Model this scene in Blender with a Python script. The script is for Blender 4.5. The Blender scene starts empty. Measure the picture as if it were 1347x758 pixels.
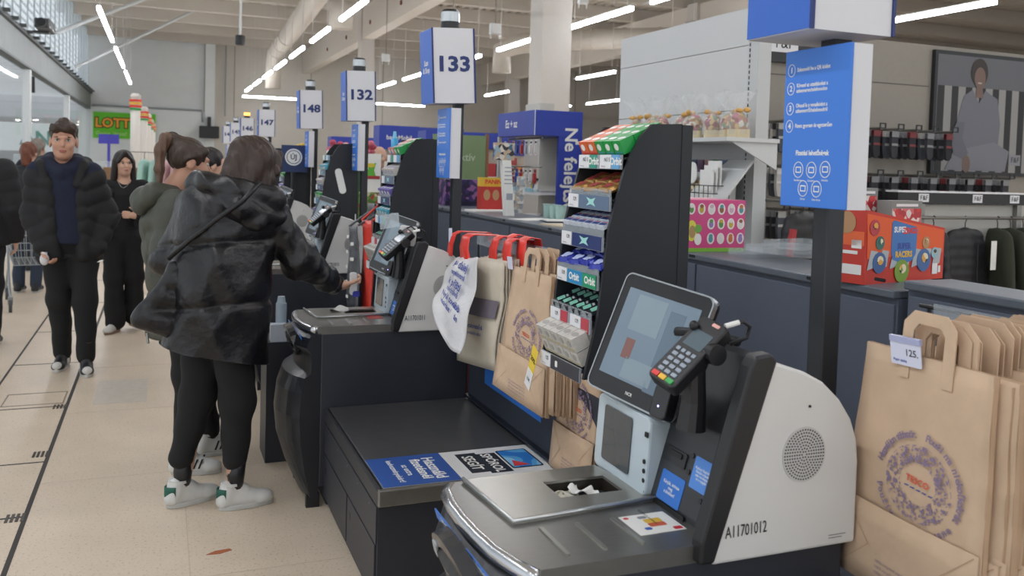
import bpy, math, random
import numpy as np
from mathutils import Matrix, Vector
random.seed(7); np.random.seed(7)
S = bpy.context.scene
C = S.collection
# ------------------------------------------------------------------ camera
F_PX, YAW, PITCH, ROLL, PY, EYE = 1155.0, .3815, .0424, .0297, 267.0, 1.58
cam_d = bpy.data.cameras.new('camera'); cam = bpy.data.objects.new('camera', cam_d); C.objects.link(cam); S.camera = cam
_fw = Vector((math.sin(YAW)*math.cos(PITCH), math.cos(YAW)*math.cos(PITCH), -math.sin(PITCH)))
_r = Vector((math.cos(YAW), -math.sin(YAW), 0)); _u = _r.cross(_fw)
_r2 = _r*math.cos(ROLL)+_u*math.sin(ROLL); _u2 = -_r*math.sin(ROLL)+_u*math.cos(ROLL)
cam.matrix_world = Matrix(((_r2.x,_u2.x,-_fw.x,0),(_r2.y,_u2.y,-_fw.y,0),(_r2.z,_u2.z,-_fw.z,EYE),(0,0,0,1)))
cam_d.sensor_width = 36; cam_d.lens = F_PX/1347*36; cam_d.shift_y = -(379-PY)/1347
cam_d.clip_start = .05; cam_d.clip_end = 300
cam_d.dof.use_dof = True; cam_d.dof.focus_distance = 3.0; cam_d.dof.aperture_fstop = 5.0
# ------------------------------------------------------------------ world: bright overcast daylight outside
W = bpy.data.worlds.new('sky'); S.world = W; W.use_nodes = True
bg = W.node_tree.nodes['Background']; bg.inputs[0].default_value = (.91,.955,1,1); bg.inputs[1].default_value = 1.15
S.view_settings.view_transform = 'Standard'; S.view_settings.look = 'None'
S.view_settings.exposure = 0.0; S.view_settings.gamma = 1
LAMP_STRENGTH = 37.0
# ------------------------------------------------------------------ materials
def lin(h):
    h = h.lstrip('#'); c = [int(h[i:i+2],16)/255 for i in (0,2,4)]
    return tuple(x/12.92 if x <= .04045 else ((x+.055)/1.055)**2.4 for x in c)
_M = {}
def M(name, col='#808080', rough=.5, metal=0, noise=0, nscale=20, bump=0, bscale=60, spec=.5, emit=None, trans=0, alpha=1, coat=0, stretch=None, wave=0):
    if name in _M: return _M[name]
    m = bpy.data.materials.new(name); m.use_nodes = True; nt = m.node_tree; N = nt.nodes; L = nt.links
    b = N['Principled BSDF']; c = lin(col)
    b.inputs['Base Color'].default_value = (*c,1); b.inputs['Roughness'].default_value = rough; b.inputs['Metallic'].default_value = metal
    b.inputs['Specular IOR Level'].default_value = spec; b.inputs['Alpha'].default_value = alpha
    b.inputs['Transmission Weight'].default_value = trans; b.inputs['Coat Weight'].default_value = coat
    if emit: b.inputs['Emission Color'].default_value = (*lin(emit[0]),1); b.inputs['Emission Strength'].default_value = emit[1]
    if noise or bump or wave:
        tc = N.new('ShaderNodeTexCoord'); src = tc.outputs['Object']
        if stretch:
            mp = N.new('ShaderNodeMapping'); mp.inputs['Scale'].default_value = stretch; L.new(src, mp.inputs[0]); src = mp.outputs[0]
    if noise:
        n = N.new('ShaderNodeTexNoise'); n.inputs['Scale'].default_value = nscale; n.inputs['Detail'].default_value = 5; L.new(src, n.inputs['Vector'])
        mr = N.new('ShaderNodeMapRange'); mr.inputs['From Min'].default_value = .3; mr.inputs['From Max'].default_value = .7
        mr.inputs['To Min'].default_value = 1-noise; mr.inputs['To Max'].default_value = 1+noise; L.new(n.outputs['Fac'], mr.inputs['Value'])
        mx = N.new('ShaderNodeVectorMath'); mx.operation = 'SCALE'; mx.inputs[0].default_value = c; L.new(mr.outputs[0], mx.inputs['Scale'])
        L.new(mx.outputs[0], b.inputs['Base Color'])
    if bump:
        n2 = N.new('ShaderNodeTexNoise'); n2.inputs['Scale'].default_value = bscale; n2.inputs['Detail'].default_value = 4; L.new(src, n2.inputs['Vector'])
        bp = N.new('ShaderNodeBump'); bp.inputs['Strength'].default_value = bump; bp.inputs['Distance'].default_value = .02
        L.new(n2.outputs['Fac'], bp.inputs['Height']); L.new(bp.outputs[0], b.inputs['Normal'])
    _M[name] = m; return m
def print_mat(name, cols, scale, rough=.5, seed=0, detail=0, kind='voronoi', metal=0, stretch=(1,1,1), coat=0):
    """blotchy printed packaging: voronoi cells in a few ink colours"""
    if name in _M: return _M[name]
    m = bpy.data.materials.new(name); m.use_nodes = True; nt = m.node_tree; N = nt.nodes; L = nt.links; b = N['Principled BSDF']
    b.inputs['Roughness'].default_value = rough; b.inputs['Metallic'].default_value = metal; b.inputs['Coat Weight'].default_value = coat
    tc = N.new('ShaderNodeTexCoord'); mp = N.new('ShaderNodeMapping'); mp.inputs['Scale'].default_value = stretch; mp.inputs['Location'].default_value = (seed*1.7,seed*.9,seed*2.3)
    L.new(tc.outputs['Object'], mp.inputs[0])
    if kind == 'voronoi':
        v = N.new('ShaderNodeTexVoronoi'); v.inputs['Scale'].default_value = scale; L.new(mp.outputs[0], v.inputs['Vector'])
        sp = N.new('ShaderNodeSeparateColor'); L.new(v.outputs['Color'], sp.inputs[0]); fac = sp.outputs[0]
    else:
        v = N.new('ShaderNodeTexNoise'); v.inputs['Scale'].default_value = scale; v.inputs['Detail'].default_value = detail; L.new(mp.outputs[0], v.inputs['Vector']); fac = v.outputs['Fac']
    r = N.new('ShaderNodeValToRGB'); r.color_ramp.interpolation = 'CONSTANT'; e = r.color_ramp.elements
    n = len(cols); lo, hi = (0,1) if kind == 'voronoi' else (.3,.7)
    e[0].position = 0; e[0].color = (*lin(cols[0]),1); e[1].position = lo+(hi-lo)/n; e[1].color = (*lin(cols[1%n]),1)
    for i in range(2,n):
        q = e.new(lo+(hi-lo)*i/n); q.color = (*lin(cols[i]),1)
    L.new(fac, r.inputs[0]); L.new(r.outputs[0], b.inputs['Base Color'])
    _M[name] = m; return m
def glass_mat(name, col, alpha, rough=.05):
    """thin clear sheet: see-through with a sheen"""
    if name in _M: return _M[name]
    m = bpy.data.materials.new(name); m.use_nodes = True; nt = m.node_tree; N = nt.nodes; L = nt.links
    for n in list(N): N.remove(n)
    o = N.new('ShaderNodeOutputMaterial'); t = N.new('ShaderNodeBsdfTransparent'); p = N.new('ShaderNodeBsdfPrincipled'); mx = N.new('ShaderNodeMixShader')
    p.inputs['Base Color'].default_value = (*lin(col),1); p.inputs['Roughness'].default_value = rough
    mx.inputs[0].default_value = alpha; L.new(t.outputs[0], mx.inputs[1]); L.new(p.outputs[0], mx.inputs[2]); L.new(mx.outputs[0], o.inputs[0])
    _M[name] = m; return m
def poly_mat():
    m = bpy.data.materials.new('polycarbonate'); m.use_nodes = True; nt = m.node_tree; N = nt.nodes; L = nt.links
    for n in list(N): N.remove(n)
    o = N.new('ShaderNodeOutputMaterial'); t = N.new('ShaderNodeBsdfTransparent'); d = N.new('ShaderNodeBsdfTranslucent'); mx = N.new('ShaderNodeMixShader')
    d.inputs[0].default_value = (*lin('#e8f0f4'),1); mx.inputs[0].default_value = .35; L.new(t.outputs[0], mx.inputs[1]); L.new(d.outputs[0], mx.inputs[2]); L.new(mx.outputs[0], o.inputs[0]); return m
# ------------------------------------------------------------------ geometry helpers
ORIG = {}
def org(o):
    while o is not None:
        if o.name in ORIG: return ORIG[o.name]
        o = o.parent
    return (0,0,0)
def rect_round(w, h, r, n=4, cx=0, cy=0):
    r = min(r, w/2-1e-5, h/2-1e-5); P = []
    for (sx,sy,a0) in ((1,1,0),(-1,1,90),(-1,-1,180),(1,-1,270)):
        for i in range(n+1):
            a = math.radians(a0+90*i/n); P.append((cx+sx*(w/2-r)+r*math.cos(a), cy+sy*(h/2-r)+r*math.sin(a)))
    return P
def ellipse(rx, ry, n=20, cx=0, cy=0): return [(cx+rx*math.cos(2*math.pi*i/n), cy+ry*math.sin(2*math.pi*i/n)) for i in range(n)]
def frame(o, x, y):
    x = Vector(x).normalized(); y = Vector(y); z = x.cross(y).normalized(); y = z.cross(x)
    return Matrix(((x.x,y.x,z.x,o[0]),(x.y,y.y,z.y,o[1]),(x.z,y.z,z.z,o[2]),(0,0,0,1)))
class B:
    """collects shapes in design coordinates, then builds ONE mesh object"""
    def __init__(s): s.v = []; s.f = []; s.m = []; s.cm = 0
    def mat(s, i): s.cm = i; return s
    def add(s, vs, fs):
        k = len(s.v); s.v += [tuple(v) for v in vs]; s.f += [tuple(i+k for i in f) for f in fs]; s.m += [s.cm]*len(fs); return s
    def box(s, x0, x1, y0, y1, z0, z1, T=None):
        vs = [Vector(p) for p in ((x0,y0,z0),(x1,y0,z0),(x1,y1,z0),(x0,y1,z0),(x0,y0,z1),(x1,y0,z1),(x1,y1,z1),(x0,y1,z1))]
        if T is not None: vs = [T@v for v in vs]
        return s.add(vs, [(0,3,2,1),(4,5,6,7),(0,1,5,4),(1,2,6,5),(2,3,7,6),(3,0,4,7)])
    def prism(s, poly, a, b, T=None, axis='z', shear=None):
        """2D polygon extruded from a to b; axis says which world axis is the extrusion: z:(x,y) y:(x,z) x:(y,z)"""
        n = len(poly); vs = []
        for h in (a,b):
            for (p,q) in poly:
                v = Vector((p,q,h) if axis == 'z' else ((p,h,q) if axis == 'y' else (h,p,q)))
                if shear: v = Vector(shear(v))
                if T is not None: v = T@v
                vs.append(v)
        fs = [tuple(range(n-1,-1,-1)), tuple(range(n,2*n))]+[(i,(i+1)%n,n+(i+1)%n,n+i) for i in range(n)]
        return s.add(vs, fs)
    def ring(s, outer, inner, a, b, T=None):
        n = len(outer); vs = []
        for h in (a,b):
            for P in (outer,inner):
                for p in P:
                    v = Vector((p[0],p[1],h)); vs.append(T@v if T is not None else v)
        fs = []
        for i in range(n):
            j = (i+1)%n
            fs += [(i,j,2*n+j,2*n+i),(n+j,n+i,3*n+i,3*n+j),(2*n+i,2*n+j,3*n+j,3*n+i),(j,i,n+i,n+j)]
        return s.add(vs, fs)
    def cyl(s, a, b, ra, rb=None, n=14, cap=True):
        rb = ra if rb is None else rb; a = Vector(a); b = Vector(b); d = (b-a).normalized()
        u = d.orthogonal().normalized(); w = d.cross(u); vs = []
        for c,r in ((a,ra),(b,rb)):
            for i in range(n):
                t = 2*math.pi*i/n; vs.append(c+u*(r*math.cos(t))+w*(r*math.sin(t)))
        fs = [(i,(i+1)%n,n+(i+1)%n,n+i) for i in range(n)]
        if cap: fs += [tuple(range(n-1,-1,-1)), tuple(range(n,2*n))]
        return s.add(vs, fs)
    def tube(s, pts, r, n=8):
        pts = [Vector(p) for p in pts]; m = len(pts); vs = []; u = None
        for i,p in enumerate(pts):
            d = (pts[min(i+1,m-1)]-pts[max(i-1,0)]).normalized()
            u = d.orthogonal().normalized() if u is None else (u-d*u.dot(d)).normalized()
            w = d.cross(u); rr = r[i] if isinstance(r,(list,tuple)) else r
            for k in range(n):
                t = 2*math.pi*k/n; vs.append(p+u*(rr*math.cos(t))+w*(rr*math.sin(t)))
        fs = [(i*n+k,i*n+(k+1)%n,(i+1)*n+(k+1)%n,(i+1)*n+k) for i in range(m-1) for k in range(n)]
        return s.add(vs, fs+[tuple(range(n-1,-1,-1)), tuple(range((m-1)*n,m*n))])
    def ell(s, c, r, T=None, n=14, m=9):
        vs = []
        for j in range(m+1):
            ph = math.pi*j/m
            for i in range(n):
                t = 2*math.pi*i/n
                v = Vector((r[0]*math.sin(ph)*math.cos(t), r[1]*math.sin(ph)*math.sin(t), r[2]*math.cos(ph)))
                if T is not None: v = T@v
                vs.append(v+Vector(c))
        return s.add(vs, [(j*n+i,(j+1)*n+i,(j+1)*n+(i+1)%n,j*n+(i+1)%n) for j in range(m) for i in range(n)])
    def grid(s, fn, nu, nv, thick=0):
        """surface fn(u,v)->(x,y,z), u,v in 0..1; closed sheet with thickness along its own normal"""
        P = [[Vector(fn(i/nu,j/nv)) for j in range(nv+1)] for i in range(nu+1)]; vs = []; K = (nu+1)*(nv+1)
        for side in ((0,) if not thick else (-.5,.5)):
            for i in range(nu+1):
                for j in range(nv+1):
                    a = P[min(i+1,nu)][j]-P[max(i-1,0)][j]; b = P[i][min(j+1,nv)]-P[i][max(j-1,0)]
                    vs.append(P[i][j]+a.cross(b).normalized()*(thick*side))
        q = lambda i,j: i*(nv+1)+j
        fs = [(q(i,j),q(i+1,j),q(i+1,j+1),q(i,j+1)) for i in range(nu) for j in range(nv)]
        if thick:
            fs = [tuple(reversed(f)) for f in fs]+[tuple(x+K for x in f) for f in fs]
            rim = [q(i,0) for i in range(nu)]+[q(nu,j) for j in range(nv)]+[q(i,nv) for i in range(nu,0,-1)]+[q(0,j) for j in range(nv,0,-1)]
            fs += [(rim[i],rim[(i+1)%len(rim)],rim[(i+1)%len(rim)]+K,rim[i]+K) for i in range(len(rim))]
        return s.add(vs, fs)
    def mesh(s, name, mats, o=(0,0,0), smooth=False):
        me = bpy.data.meshes.new(name); me.from_pydata([(v[0]-o[0],v[1]-o[1],v[2]-o[2]) for v in s.v], [], s.f)
        for m in (mats if isinstance(mats,(list,tuple)) else [mats]): me.materials.append(m)
        me.polygons.foreach_set('material_index', s.m)
        if smooth: me.polygons.foreach_set('use_smooth', [True]*len(s.f))
        me.update(); return me
    def build(s, name, mats, parent=None, smooth=False, bevel=0, seg=2, o=None, label=None):
        ob = bpy.data.objects.new(name, s.mesh(name, mats, org(parent) if o is None else o, smooth)); C.objects.link(ob); ob.parent = parent
        if bevel:
            md = ob.modifiers.new('bevel','BEVEL'); md.width = bevel; md.segments = seg; md.limit_method = 'ANGLE'; md.angle_limit = .7
        if label: ob['label'] = label
        return ob
def thing(name, label, cat, loc=(0,0,0), rotz=0, group=None, o=None):
    e = bpy.data.objects.new(name, None); C.objects.link(e); e.location = loc; e.rotation_euler = (0,0,rotz); e.empty_display_size = .1
    e['label'] = label; e['category'] = cat
    if group: e['group'] = group
    ORIG[e.name] = loc if o is None else o
    return e
def solo(b, name, mats, label, cat, loc=(0,0,0), rotz=0, group=None, o=None, **kw):
    ob = b.build(name, mats, None, o=(loc if o is None else o), **kw); ob.location = loc; ob.rotation_euler = (0,0,rotz)
    ob['label'] = label; ob['category'] = cat
    if group: ob['group'] = group
    ORIG[ob.name] = loc if o is None else o
    return ob
def struct(b, name, mats, **kw):
    ob = b.build(name, mats, None, o=(0,0,0), **kw); ob['kind'] = 'structure'; return ob
def copy_tree(o, parent=None):
    c = o.copy(); C.objects.link(c); c.parent = parent
    for ch in list(o.children): copy_tree(ch, c)
    return c
def dup(root, loc, label=None, group=None, rot=None):
    r = copy_tree(root); r.location = loc
    if rot is not None: r.rotation_euler = rot
    if label: r['label'] = label
    if group: r['group'] = group
    return r
_T = {}
def text_mesh(s, bold=0, align='CENTER', spacing=1):
    k = (s,bold,align,spacing)
    if k in _T: return _T[k]
    cu = bpy.data.curves.new('lettering','FONT'); cu.body = s; cu.size = 1; cu.align_x = align; cu.align_y = 'CENTER'; cu.offset = bold; cu.extrude = .004
    cu.resolution_u = 2; cu.space_character = spacing; cu.space_line = .95
    ob = bpy.data.objects.new('lettering', cu); C.objects.link(ob); bpy.context.view_layer.update()
    me = bpy.data.meshes.new_from_object(ob.evaluated_get(bpy.context.evaluated_depsgraph_get()))
    bpy.data.objects.remove(ob); me.name = 'lettering'; _T[k] = me; return me
def text(s, size, T, m, parent, bold=.012, align='CENTER', name='lettering', sx=1, spacing=1):
    """flat printed lettering on its own plane T (design coordinates)"""
    me = text_mesh(s, bold, align, spacing).copy(); me.materials.clear(); me.materials.append(m)
    ob = bpy.data.objects.new(name, me); C.objects.link(ob); ob.parent = parent
    ob.matrix_local = Matrix.Translation(-Vector(org(parent)))@T@Matrix.Diagonal((size*sx,size,size,1)); return ob
# ------------------------------------------------------------------ implicit surfaces for soft bodies
def nets(v, o, h):
    s = v < 0; nx,ny,nz = v.shape
    cn = [(i,j,k) for i in (0,1) for j in (0,1) for k in (0,1)]
    sub = lambda a,c: a[c[0]:nx-1+c[0],c[1]:ny-1+c[1],c[2]:nz-1+c[2]]
    cnt = sum(sub(s,c).astype(np.int8) for c in cn); mask = (cnt>0)&(cnt<8)
    idx = np.argwhere(mask); ids = -np.ones(mask.shape, np.int64); ids[mask] = np.arange(len(idx))
    vals = [v[idx[:,0]+c[0],idx[:,1]+c[1],idx[:,2]+c[2]] for c in cn]
    pos = np.zeros((len(idx),3)); w = np.zeros(len(idx))
    for a in range(8):
        for b in range(a+1,8):
            ca,cb = np.array(cn[a]),np.array(cn[b])
            if abs(ca-cb).sum() != 1: continue
            x = (vals[a]<0)!=(vals[b]<0); d = vals[a]-vals[b]; t = np.where(x, vals[a]/np.where(x,d,1), 0)
            pos += np.where(x[:,None], ca+t[:,None]*(cb-ca), 0); w += x
    pos = (pos/w[:,None]+idx)*h+o; F = []
    for ax in range(3):
        sl0 = [slice(1,-1)]*3; sl1 = [slice(1,-1)]*3; sl0[ax] = slice(0,-1); sl1[ax] = slice(1,None)
        A = s[tuple(sl0)]; Bq = s[tuple(sl1)]
        e = np.argwhere(A!=Bq)
        if not len(e): continue
        flip = A[e[:,0],e[:,1],e[:,2]]
        off = np.ones(3,int); off[ax] = 0; p = e+off
        u = np.zeros(3,int); u[(ax+1)%3] = 1; t = np.zeros(3,int); t[(ax+2)%3] = 1
        q = [ids[tuple((p-d).T)] for d in (0*u,u,u+t,t)]
        f = np.stack(q,1); f[~flip] = f[~flip][:,::-1]; F.append(f[(f>=0).all(1)])
    return pos, np.concatenate(F)
def cap(a, b, ra, rb=None, k=None): return ('c', np.array(a,float), np.array(b,float), ra, ra if rb is None else rb, k)
def ell(c, r, R=None, k=None): return ('e', np.array(c,float), np.array(r,float), np.eye(3) if R is None else np.array(R,float), None, k)
def loft(secs, yaw=0, k=None):
    """stack of ellipses (z, cx, cy, rx, ry), turned by yaw"""
    return ('l', np.array(sorted(secs),float), yaw, None, None, k)
def sub_(p): return p+('-',)
def sdf(prims, vox, k=.03):
    lo = np.full(3,1e9); hi = -lo; bbs = []
    for p in prims:
        if p[0]=='c': r = max(p[3],p[4]); a = np.minimum(p[1],p[2])-r; b = np.maximum(p[1],p[2])+r
        elif p[0]=='l':
            q = p[1]; r = q[:,3:5].max(); a = np.array([q[:,1].min()-r,q[:,2].min()-r,q[0,0]]); b = np.array([q[:,1].max()+r,q[:,2].max()+r,q[-1,0]])
        else: e = np.sqrt(((p[3]*p[2])**2).sum(1)); a = p[1]-e; b = p[1]+e
        bbs.append((a,b))
        if len(p)<7: lo = np.minimum(lo,a); hi = np.maximum(hi,b)
    lo = lo-3*vox-k*.3; n = np.ceil((hi+3*vox+k*.3-lo)/vox).astype(int)+1
    V = np.full(n, 9., np.float32); ax = [lo[i]+vox*np.arange(n[i]) for i in range(3)]
    for p,(a,b) in zip(prims,bbs):
        kk = p[5] or k; m = kk+3*vox
        i0 = np.clip(((a-m-lo)/vox).astype(int),0,n); i1 = np.clip(((b+m-lo)/vox).astype(int)+2,0,n)
        if (i1<=i0).any(): continue
        sl = tuple(slice(x,y) for x,y in zip(i0,i1))
        X,Y,Z = np.meshgrid(*[ax[i][sl[i]] for i in range(3)], indexing='ij')
        if p[0]=='c':
            ba = p[2]-p[1]; L2 = max((ba**2).sum(),1e-9); x,y,z = X-p[1][0],Y-p[1][1],Z-p[1][2]
            t = np.clip((x*ba[0]+y*ba[1]+z*ba[2])/L2,0,1)
            d = np.sqrt((x-t*ba[0])**2+(y-t*ba[1])**2+(z-t*ba[2])**2)-(p[3]+t*(p[4]-p[3]))
        elif p[0]=='l':
            q = p[1]; cx,cy,rx,ry = [np.interp(Z,q[:,0],q[:,i]) for i in (1,2,3,4)]; c_,s_ = math.cos(p[2]),math.sin(p[2]); x,y = X-cx,Y-cy
            u,w = x*c_+y*s_, -x*s_+y*c_; k0 = np.sqrt((u/rx)**2+(w/ry)**2); k1 = np.sqrt((u/rx**2)**2+(w/ry**2)**2)+1e-9
            d = k0*(k0-1)/k1; d = np.maximum(d, np.maximum(Z-q[-1,0],q[0,0]-Z))
        else:
            R = p[3]; x,y,z = X-p[1][0],Y-p[1][1],Z-p[1][2]
            q = [x*R[0,i]+y*R[1,i]+z*R[2,i] for i in range(3)]; r = p[2]
            k0 = np.sqrt(sum((q[i]/r[i])**2 for i in range(3))); k1 = np.sqrt(sum((q[i]/r[i]**2)**2 for i in range(3)))+1e-9
            d = k0*(k0-1)/k1
        c = V[sl]
        if len(p)>6: hh = np.maximum(kk-np.abs(c+d),0)/kk; V[sl] = np.maximum(c,-d)+hh*hh*kk/4
        else: hh = np.maximum(kk-np.abs(c-d),0)/kk; V[sl] = np.minimum(c,d)-hh*hh*kk/4
    return nets(V, lo, vox)
def np_mesh(name, v, f, m):
    me = bpy.data.meshes.new(name); me.vertices.add(len(v)); me.vertices.foreach_set('co', v.astype(np.float32).ravel())
    me.loops.add(f.size); me.loops.foreach_set('vertex_index', f.astype(np.int32).ravel())
    me.polygons.add(len(f)); me.polygons.foreach_set('loop_start', np.arange(0,f.size,4,dtype=np.int32)); me.polygons.foreach_set('loop_total', np.full(len(f),4,np.int32))
    me.polygons.foreach_set('use_smooth', np.ones(len(f),bool)); me.materials.append(m); me.update(calc_edges=True); return me
def vnorm(v, f):
    n = np.zeros_like(v); fn = np.cross(v[f[:,2]]-v[f[:,0]], v[f[:,3]]-v[f[:,1]])
    for i in range(4): np.add.at(n, f[:,i], fn)
    return n/(np.linalg.norm(n,axis=1)[:,None]+1e-12)
def soft(name, prims, vox, m, parent, k=.03, disp=None, post=None, label=None):
    v,f = sdf(prims, vox, k)
    if disp: v = v+vnorm(v,f)*disp(v)[:,None]
    if post: v = post(v)
    ob = bpy.data.objects.new(name, np_mesh(name, v, f, m)); C.objects.link(ob); ob.parent = parent
    if label: ob['label'] = label
    return ob
# ================================================================== THE SETTING
m_floor = M('floor_vinyl','#d8c8b3',.42,noise=.05,nscale=3,bump=.02,bscale=200)
def floor_nodes(m):
    nt = m.node_tree; N = nt.nodes; L = nt.links; b = N['Principled BSDF']
    tc = N.new('ShaderNodeTexCoord'); v = N.new('ShaderNodeTexNoise'); v.inputs['Scale'].default_value = 90; v.inputs['Detail'].default_value = 3; L.new(tc.outputs['Object'], v.inputs['Vector'])
    r = N.new('ShaderNodeValToRGB'); e = r.color_ramp.elements; e[0].position = .3; e[0].color = (.62,.55,.48,1); e[1].position = .42; e[1].color = (1,1,1,1)
    L.new(v.outputs['Fac'], r.inputs[0])
    src = b.inputs['Base Color'].links[0].from_socket; mx = N.new('ShaderNodeMix'); mx.data_type = 'RGBA'; mx.blend_type = 'MULTIPLY'; mx.inputs[0].default_value = .8
    L.new(src, mx.inputs[6]); L.new(r.outputs[0], mx.inputs[7]); L.new(mx.outputs[2], b.inputs['Base Color'])
floor_nodes(m_floor)
floor = struct(B().box(-3.7,45,-12,55,-.2,0), 'floor', m_floor)
m_joint = M('joint_rubber','#3c3836',.7); m_drain = M('drain_steel','#5a5753',.45,.6); m_hatch = M('hatch_gap','#8b7f72',.6)
J = lambda x0,x1,y0,y1: B().box(x0,x1,y0,y1,-.01,.0015).build('floor_joint', m_joint, floor)
J(-.535,-.515,-2,16); J(-1.0,-.985,-2,16); J(-2.6,-.985,1.9,1.91)
for y in (6.05,4.97,4.235,3.2,7.3,8.6,10.2,12): J(-.985,-.535,y-.006,y+.006)
for y in (6.04,5.1,4.23,7.9,8.95): 
    d = B()
    for k in range(4): d.box(-.6+k*.02,-.588+k*.02,y-.045,y+.045,-.01,.003)
    d.build('drain_grate', m_drain, floor)
h = B()
for a in ((-.9,-.55,6.12,6.128),(-.9,-.55,6.41,6.418),(-.9,-.892,6.12,6.418),(-.558,-.55,6.12,6.418)): h.box(*a,-.01,.002)
h.build('floor_hatch', m_hatch, floor)
B().box(-.38,-.065,6.03,6.65,-.01,.0012).build('floor_patch', M('patch_grey','#c9c0b3',.4,noise=.06), floor)
for k in range(9):                                   # thin seams between the vinyl sheets
    B().box(-.51,.7,2.2+k*1.22,2.204+k*1.22,-.01,.0008).build('sheet_seam', M('seam_pale','#c6b8a5',.5), floor)
B().box(.12,.124,-2,16,-.01,.0008).build('sheet_seam', M('seam_pale'), floor)
m_deck = M('roof_deck','#c2bbb0',.7,noise=.05); m_joist = M('joist_paint','#c9c2b8',.7,noise=.03); m_white = M('wall_daylit','#dfe3e4',.75,noise=.025,nscale=1.5)
m_tan = M('wall_warmlit','#c6c2b9',.8,noise=.03,nscale=1.2)  # wall colours carry the light: cool by daylight, warm tan under lamps
poly = []                                            # trapezoidal roof sheet, ribs along the building
x = -4.6
while x < 46: poly += [(x,8.72),(x+.16,8.72),(x+.22,8.86),(x+.36,8.86)]; x += .42
poly += [(46,8.95),(-4.6,8.95)]
ceiling = struct(B().prism(poly,-12,55.0,axis='y'), 'ceiling', m_deck)
for i in range(17): B().box(-4.6,46,-8.2+i*3.9,-7.85+i*3.9,8.15,8.715).build('joist', m_joist, ceiling)
g = B().box(7.95,8.45,-12,55,6.82,8.15).build('girder', m_joist, ceiling)
for i in range(7): B().cyl((7.94,16+i*5,7.3),(7.9,16+i*5,7.3),.09).build('anchor_plate', M('anchor_red','#7a3a30',.6), g)
B().box(19.6,20.1,-12,55,6.82,8.15).build('girder', m_joist, ceiling)
for (cx,cy,w) in ((8.25,18.5,.36),(8.2,37.9,.3),(19.85,30,.36),(19.85,50,.36)):
    c = B().box(cx-w,cx+w,cy-w,cy+w,0,8.2); ob = struct(c,'trim_1',M('column_paint','#c0bcb6',.7,noise=.02))
    B().box(cx-w-.03,cx-w+.32,cy-w-.05,cy+w+.05,0,3.0).build('kick_guard', M('guard_steel','#a9a8a4',.45,.5), ob)
wb = struct(B().box(2.3,46,55,55.4,0,8.9), 'wall_back', m_tan)
w2 = struct(B().box(-4.3,2.3,55,55.4,0,8.9), 'wall_back', m_white)  # same wall, split where the painted-in daylight tone gives way to lamplight
B().box(-3.7,2.4,54.8,55,0,4.2).build('lower_panel', m_white, w2); B().box(2.37,2.91,54.6,55,0,8.2).build('pilaster', m_white, wb)
B().tube([(-3.6,54.75,4.3),(2.2,54.75,4.25),(2.25,54.75,3.6)],.05).build('conduit', M('conduit_grey','#8f9496',.5), w2)
B().tube([(3.5,54.7,8.2),(3.5,54.7,4)],.04).build('conduit', M('conduit_grey'), wb)
for i in range(8): B().box(4+i*4.5,4.04+i*4.5,54.98,55,0,8.2).build('panel_joint', M('panel_joint','#8f887c',.8), wb)
struct(B().box(45,45.4,-12,55.4,0,8.9), 'wall_right', m_tan)
# left curtain wall: spandrel beam, upper louvred glazing, lower glazing, mall behind
m_beam = M('spandrel_grey','#7f8584',.6,noise=.06,nscale=2); m_mull = M('mullion_grey','#9aa3a6',.45,.3); m_pane = glass_mat('pane_clear','#dfeaf0',.12,.03); m_poly = poly_mat(); m_wh = M('frame_white','#d5d9da',.5)
wl = struct(B().box(-3.95,-3.7,-6,55,4.12,4.92), 'wall_left', m_beam)
B().box(-3.78,-3.6,-6,55,4.92,5.02).build('ledge', M('ledge_dark','#4f5455',.6), wl)
for i in range(31): B().box(-3.62,-3.45,12+i*1.4,12.18+i*1.4,4.98,5.06).build('bracket', M('ledge_dark'), wl)
B().box(-3.95,-3.68,-6,55,4.07,4.13).build('lower_flange', M('flange_grey','#5d6363',.6), wl)
for i in range(16):
    y0, y1 = 7+i*3, 10+i*3
    w = struct(B().box(-3.87,-3.855,y0+.05,y1-.05,5.0,8.6), 'window_1', m_poly)
    for k in range(2): B().box(-3.89,-3.85,y0+k*1.5-.03,y0+k*1.5+.03,5.0,8.65).build('mullion', m_mull, w)
    for k in range(15): B().box(-3.96,-3.92,y0,y1,5.1+k*.24,5.13+k*.24).build('louvre', m_mull, w)
for i in range(4):
    y0, y1 = 6+i*12.3, 18.2+i*12.3
    w = struct(B().box(-3.84,-3.83,y0+.1,y1-.1,.1,4.1), 'window_2', m_pane)
    B().box(-3.92,-3.72,y1-.12,y1+.28,0,4.1).build('post', m_wh, w); B().box(-3.9,-3.78,y0,y1,0,.12).build('sill', m_wh, w)
    B().box(-3.88,-3.8,y0,y1,1.15,1.22).build('rail', m_wh, w)
B().box(-3.75,-3.65,30.9,31.05,3.4,3.9).build('detector', M('black_plastic','#1b1c1f',.4), wl)
struct(B().box(-3.95,-3.7,-12,-6,0,8.9),'wall_left',m_white)
struct(B().box(-22,-3.95,6,88,-.2,-.01),'floor',M('mall_floor','#b7b2ab',.35))
mc = struct(B().box(-22,-3.95,6,6.3,4.95,5.5),'ceiling',M('mall_ceiling','#d9dde0',.7))
for i in range(37): B().box(-21,-4,8+i*1.45,8.2+i*1.45,4.95,5.25).build('baffle', M('baffle_white','#d5dadd',.6), mc)
mw = struct(B().box(-22,-3.95,62,62.4,3.7,5.5),'wall_left',M('mall_soffit','#b3b5ba',.7))
mc2 = struct(B().box(-22,-3.95,62.4,88,3.65,3.8),'ceiling',M('mall_soffit'))
m_spot = M('spot_lens','#ffffff',.4,emit=('#fff8ee',30))
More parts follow.
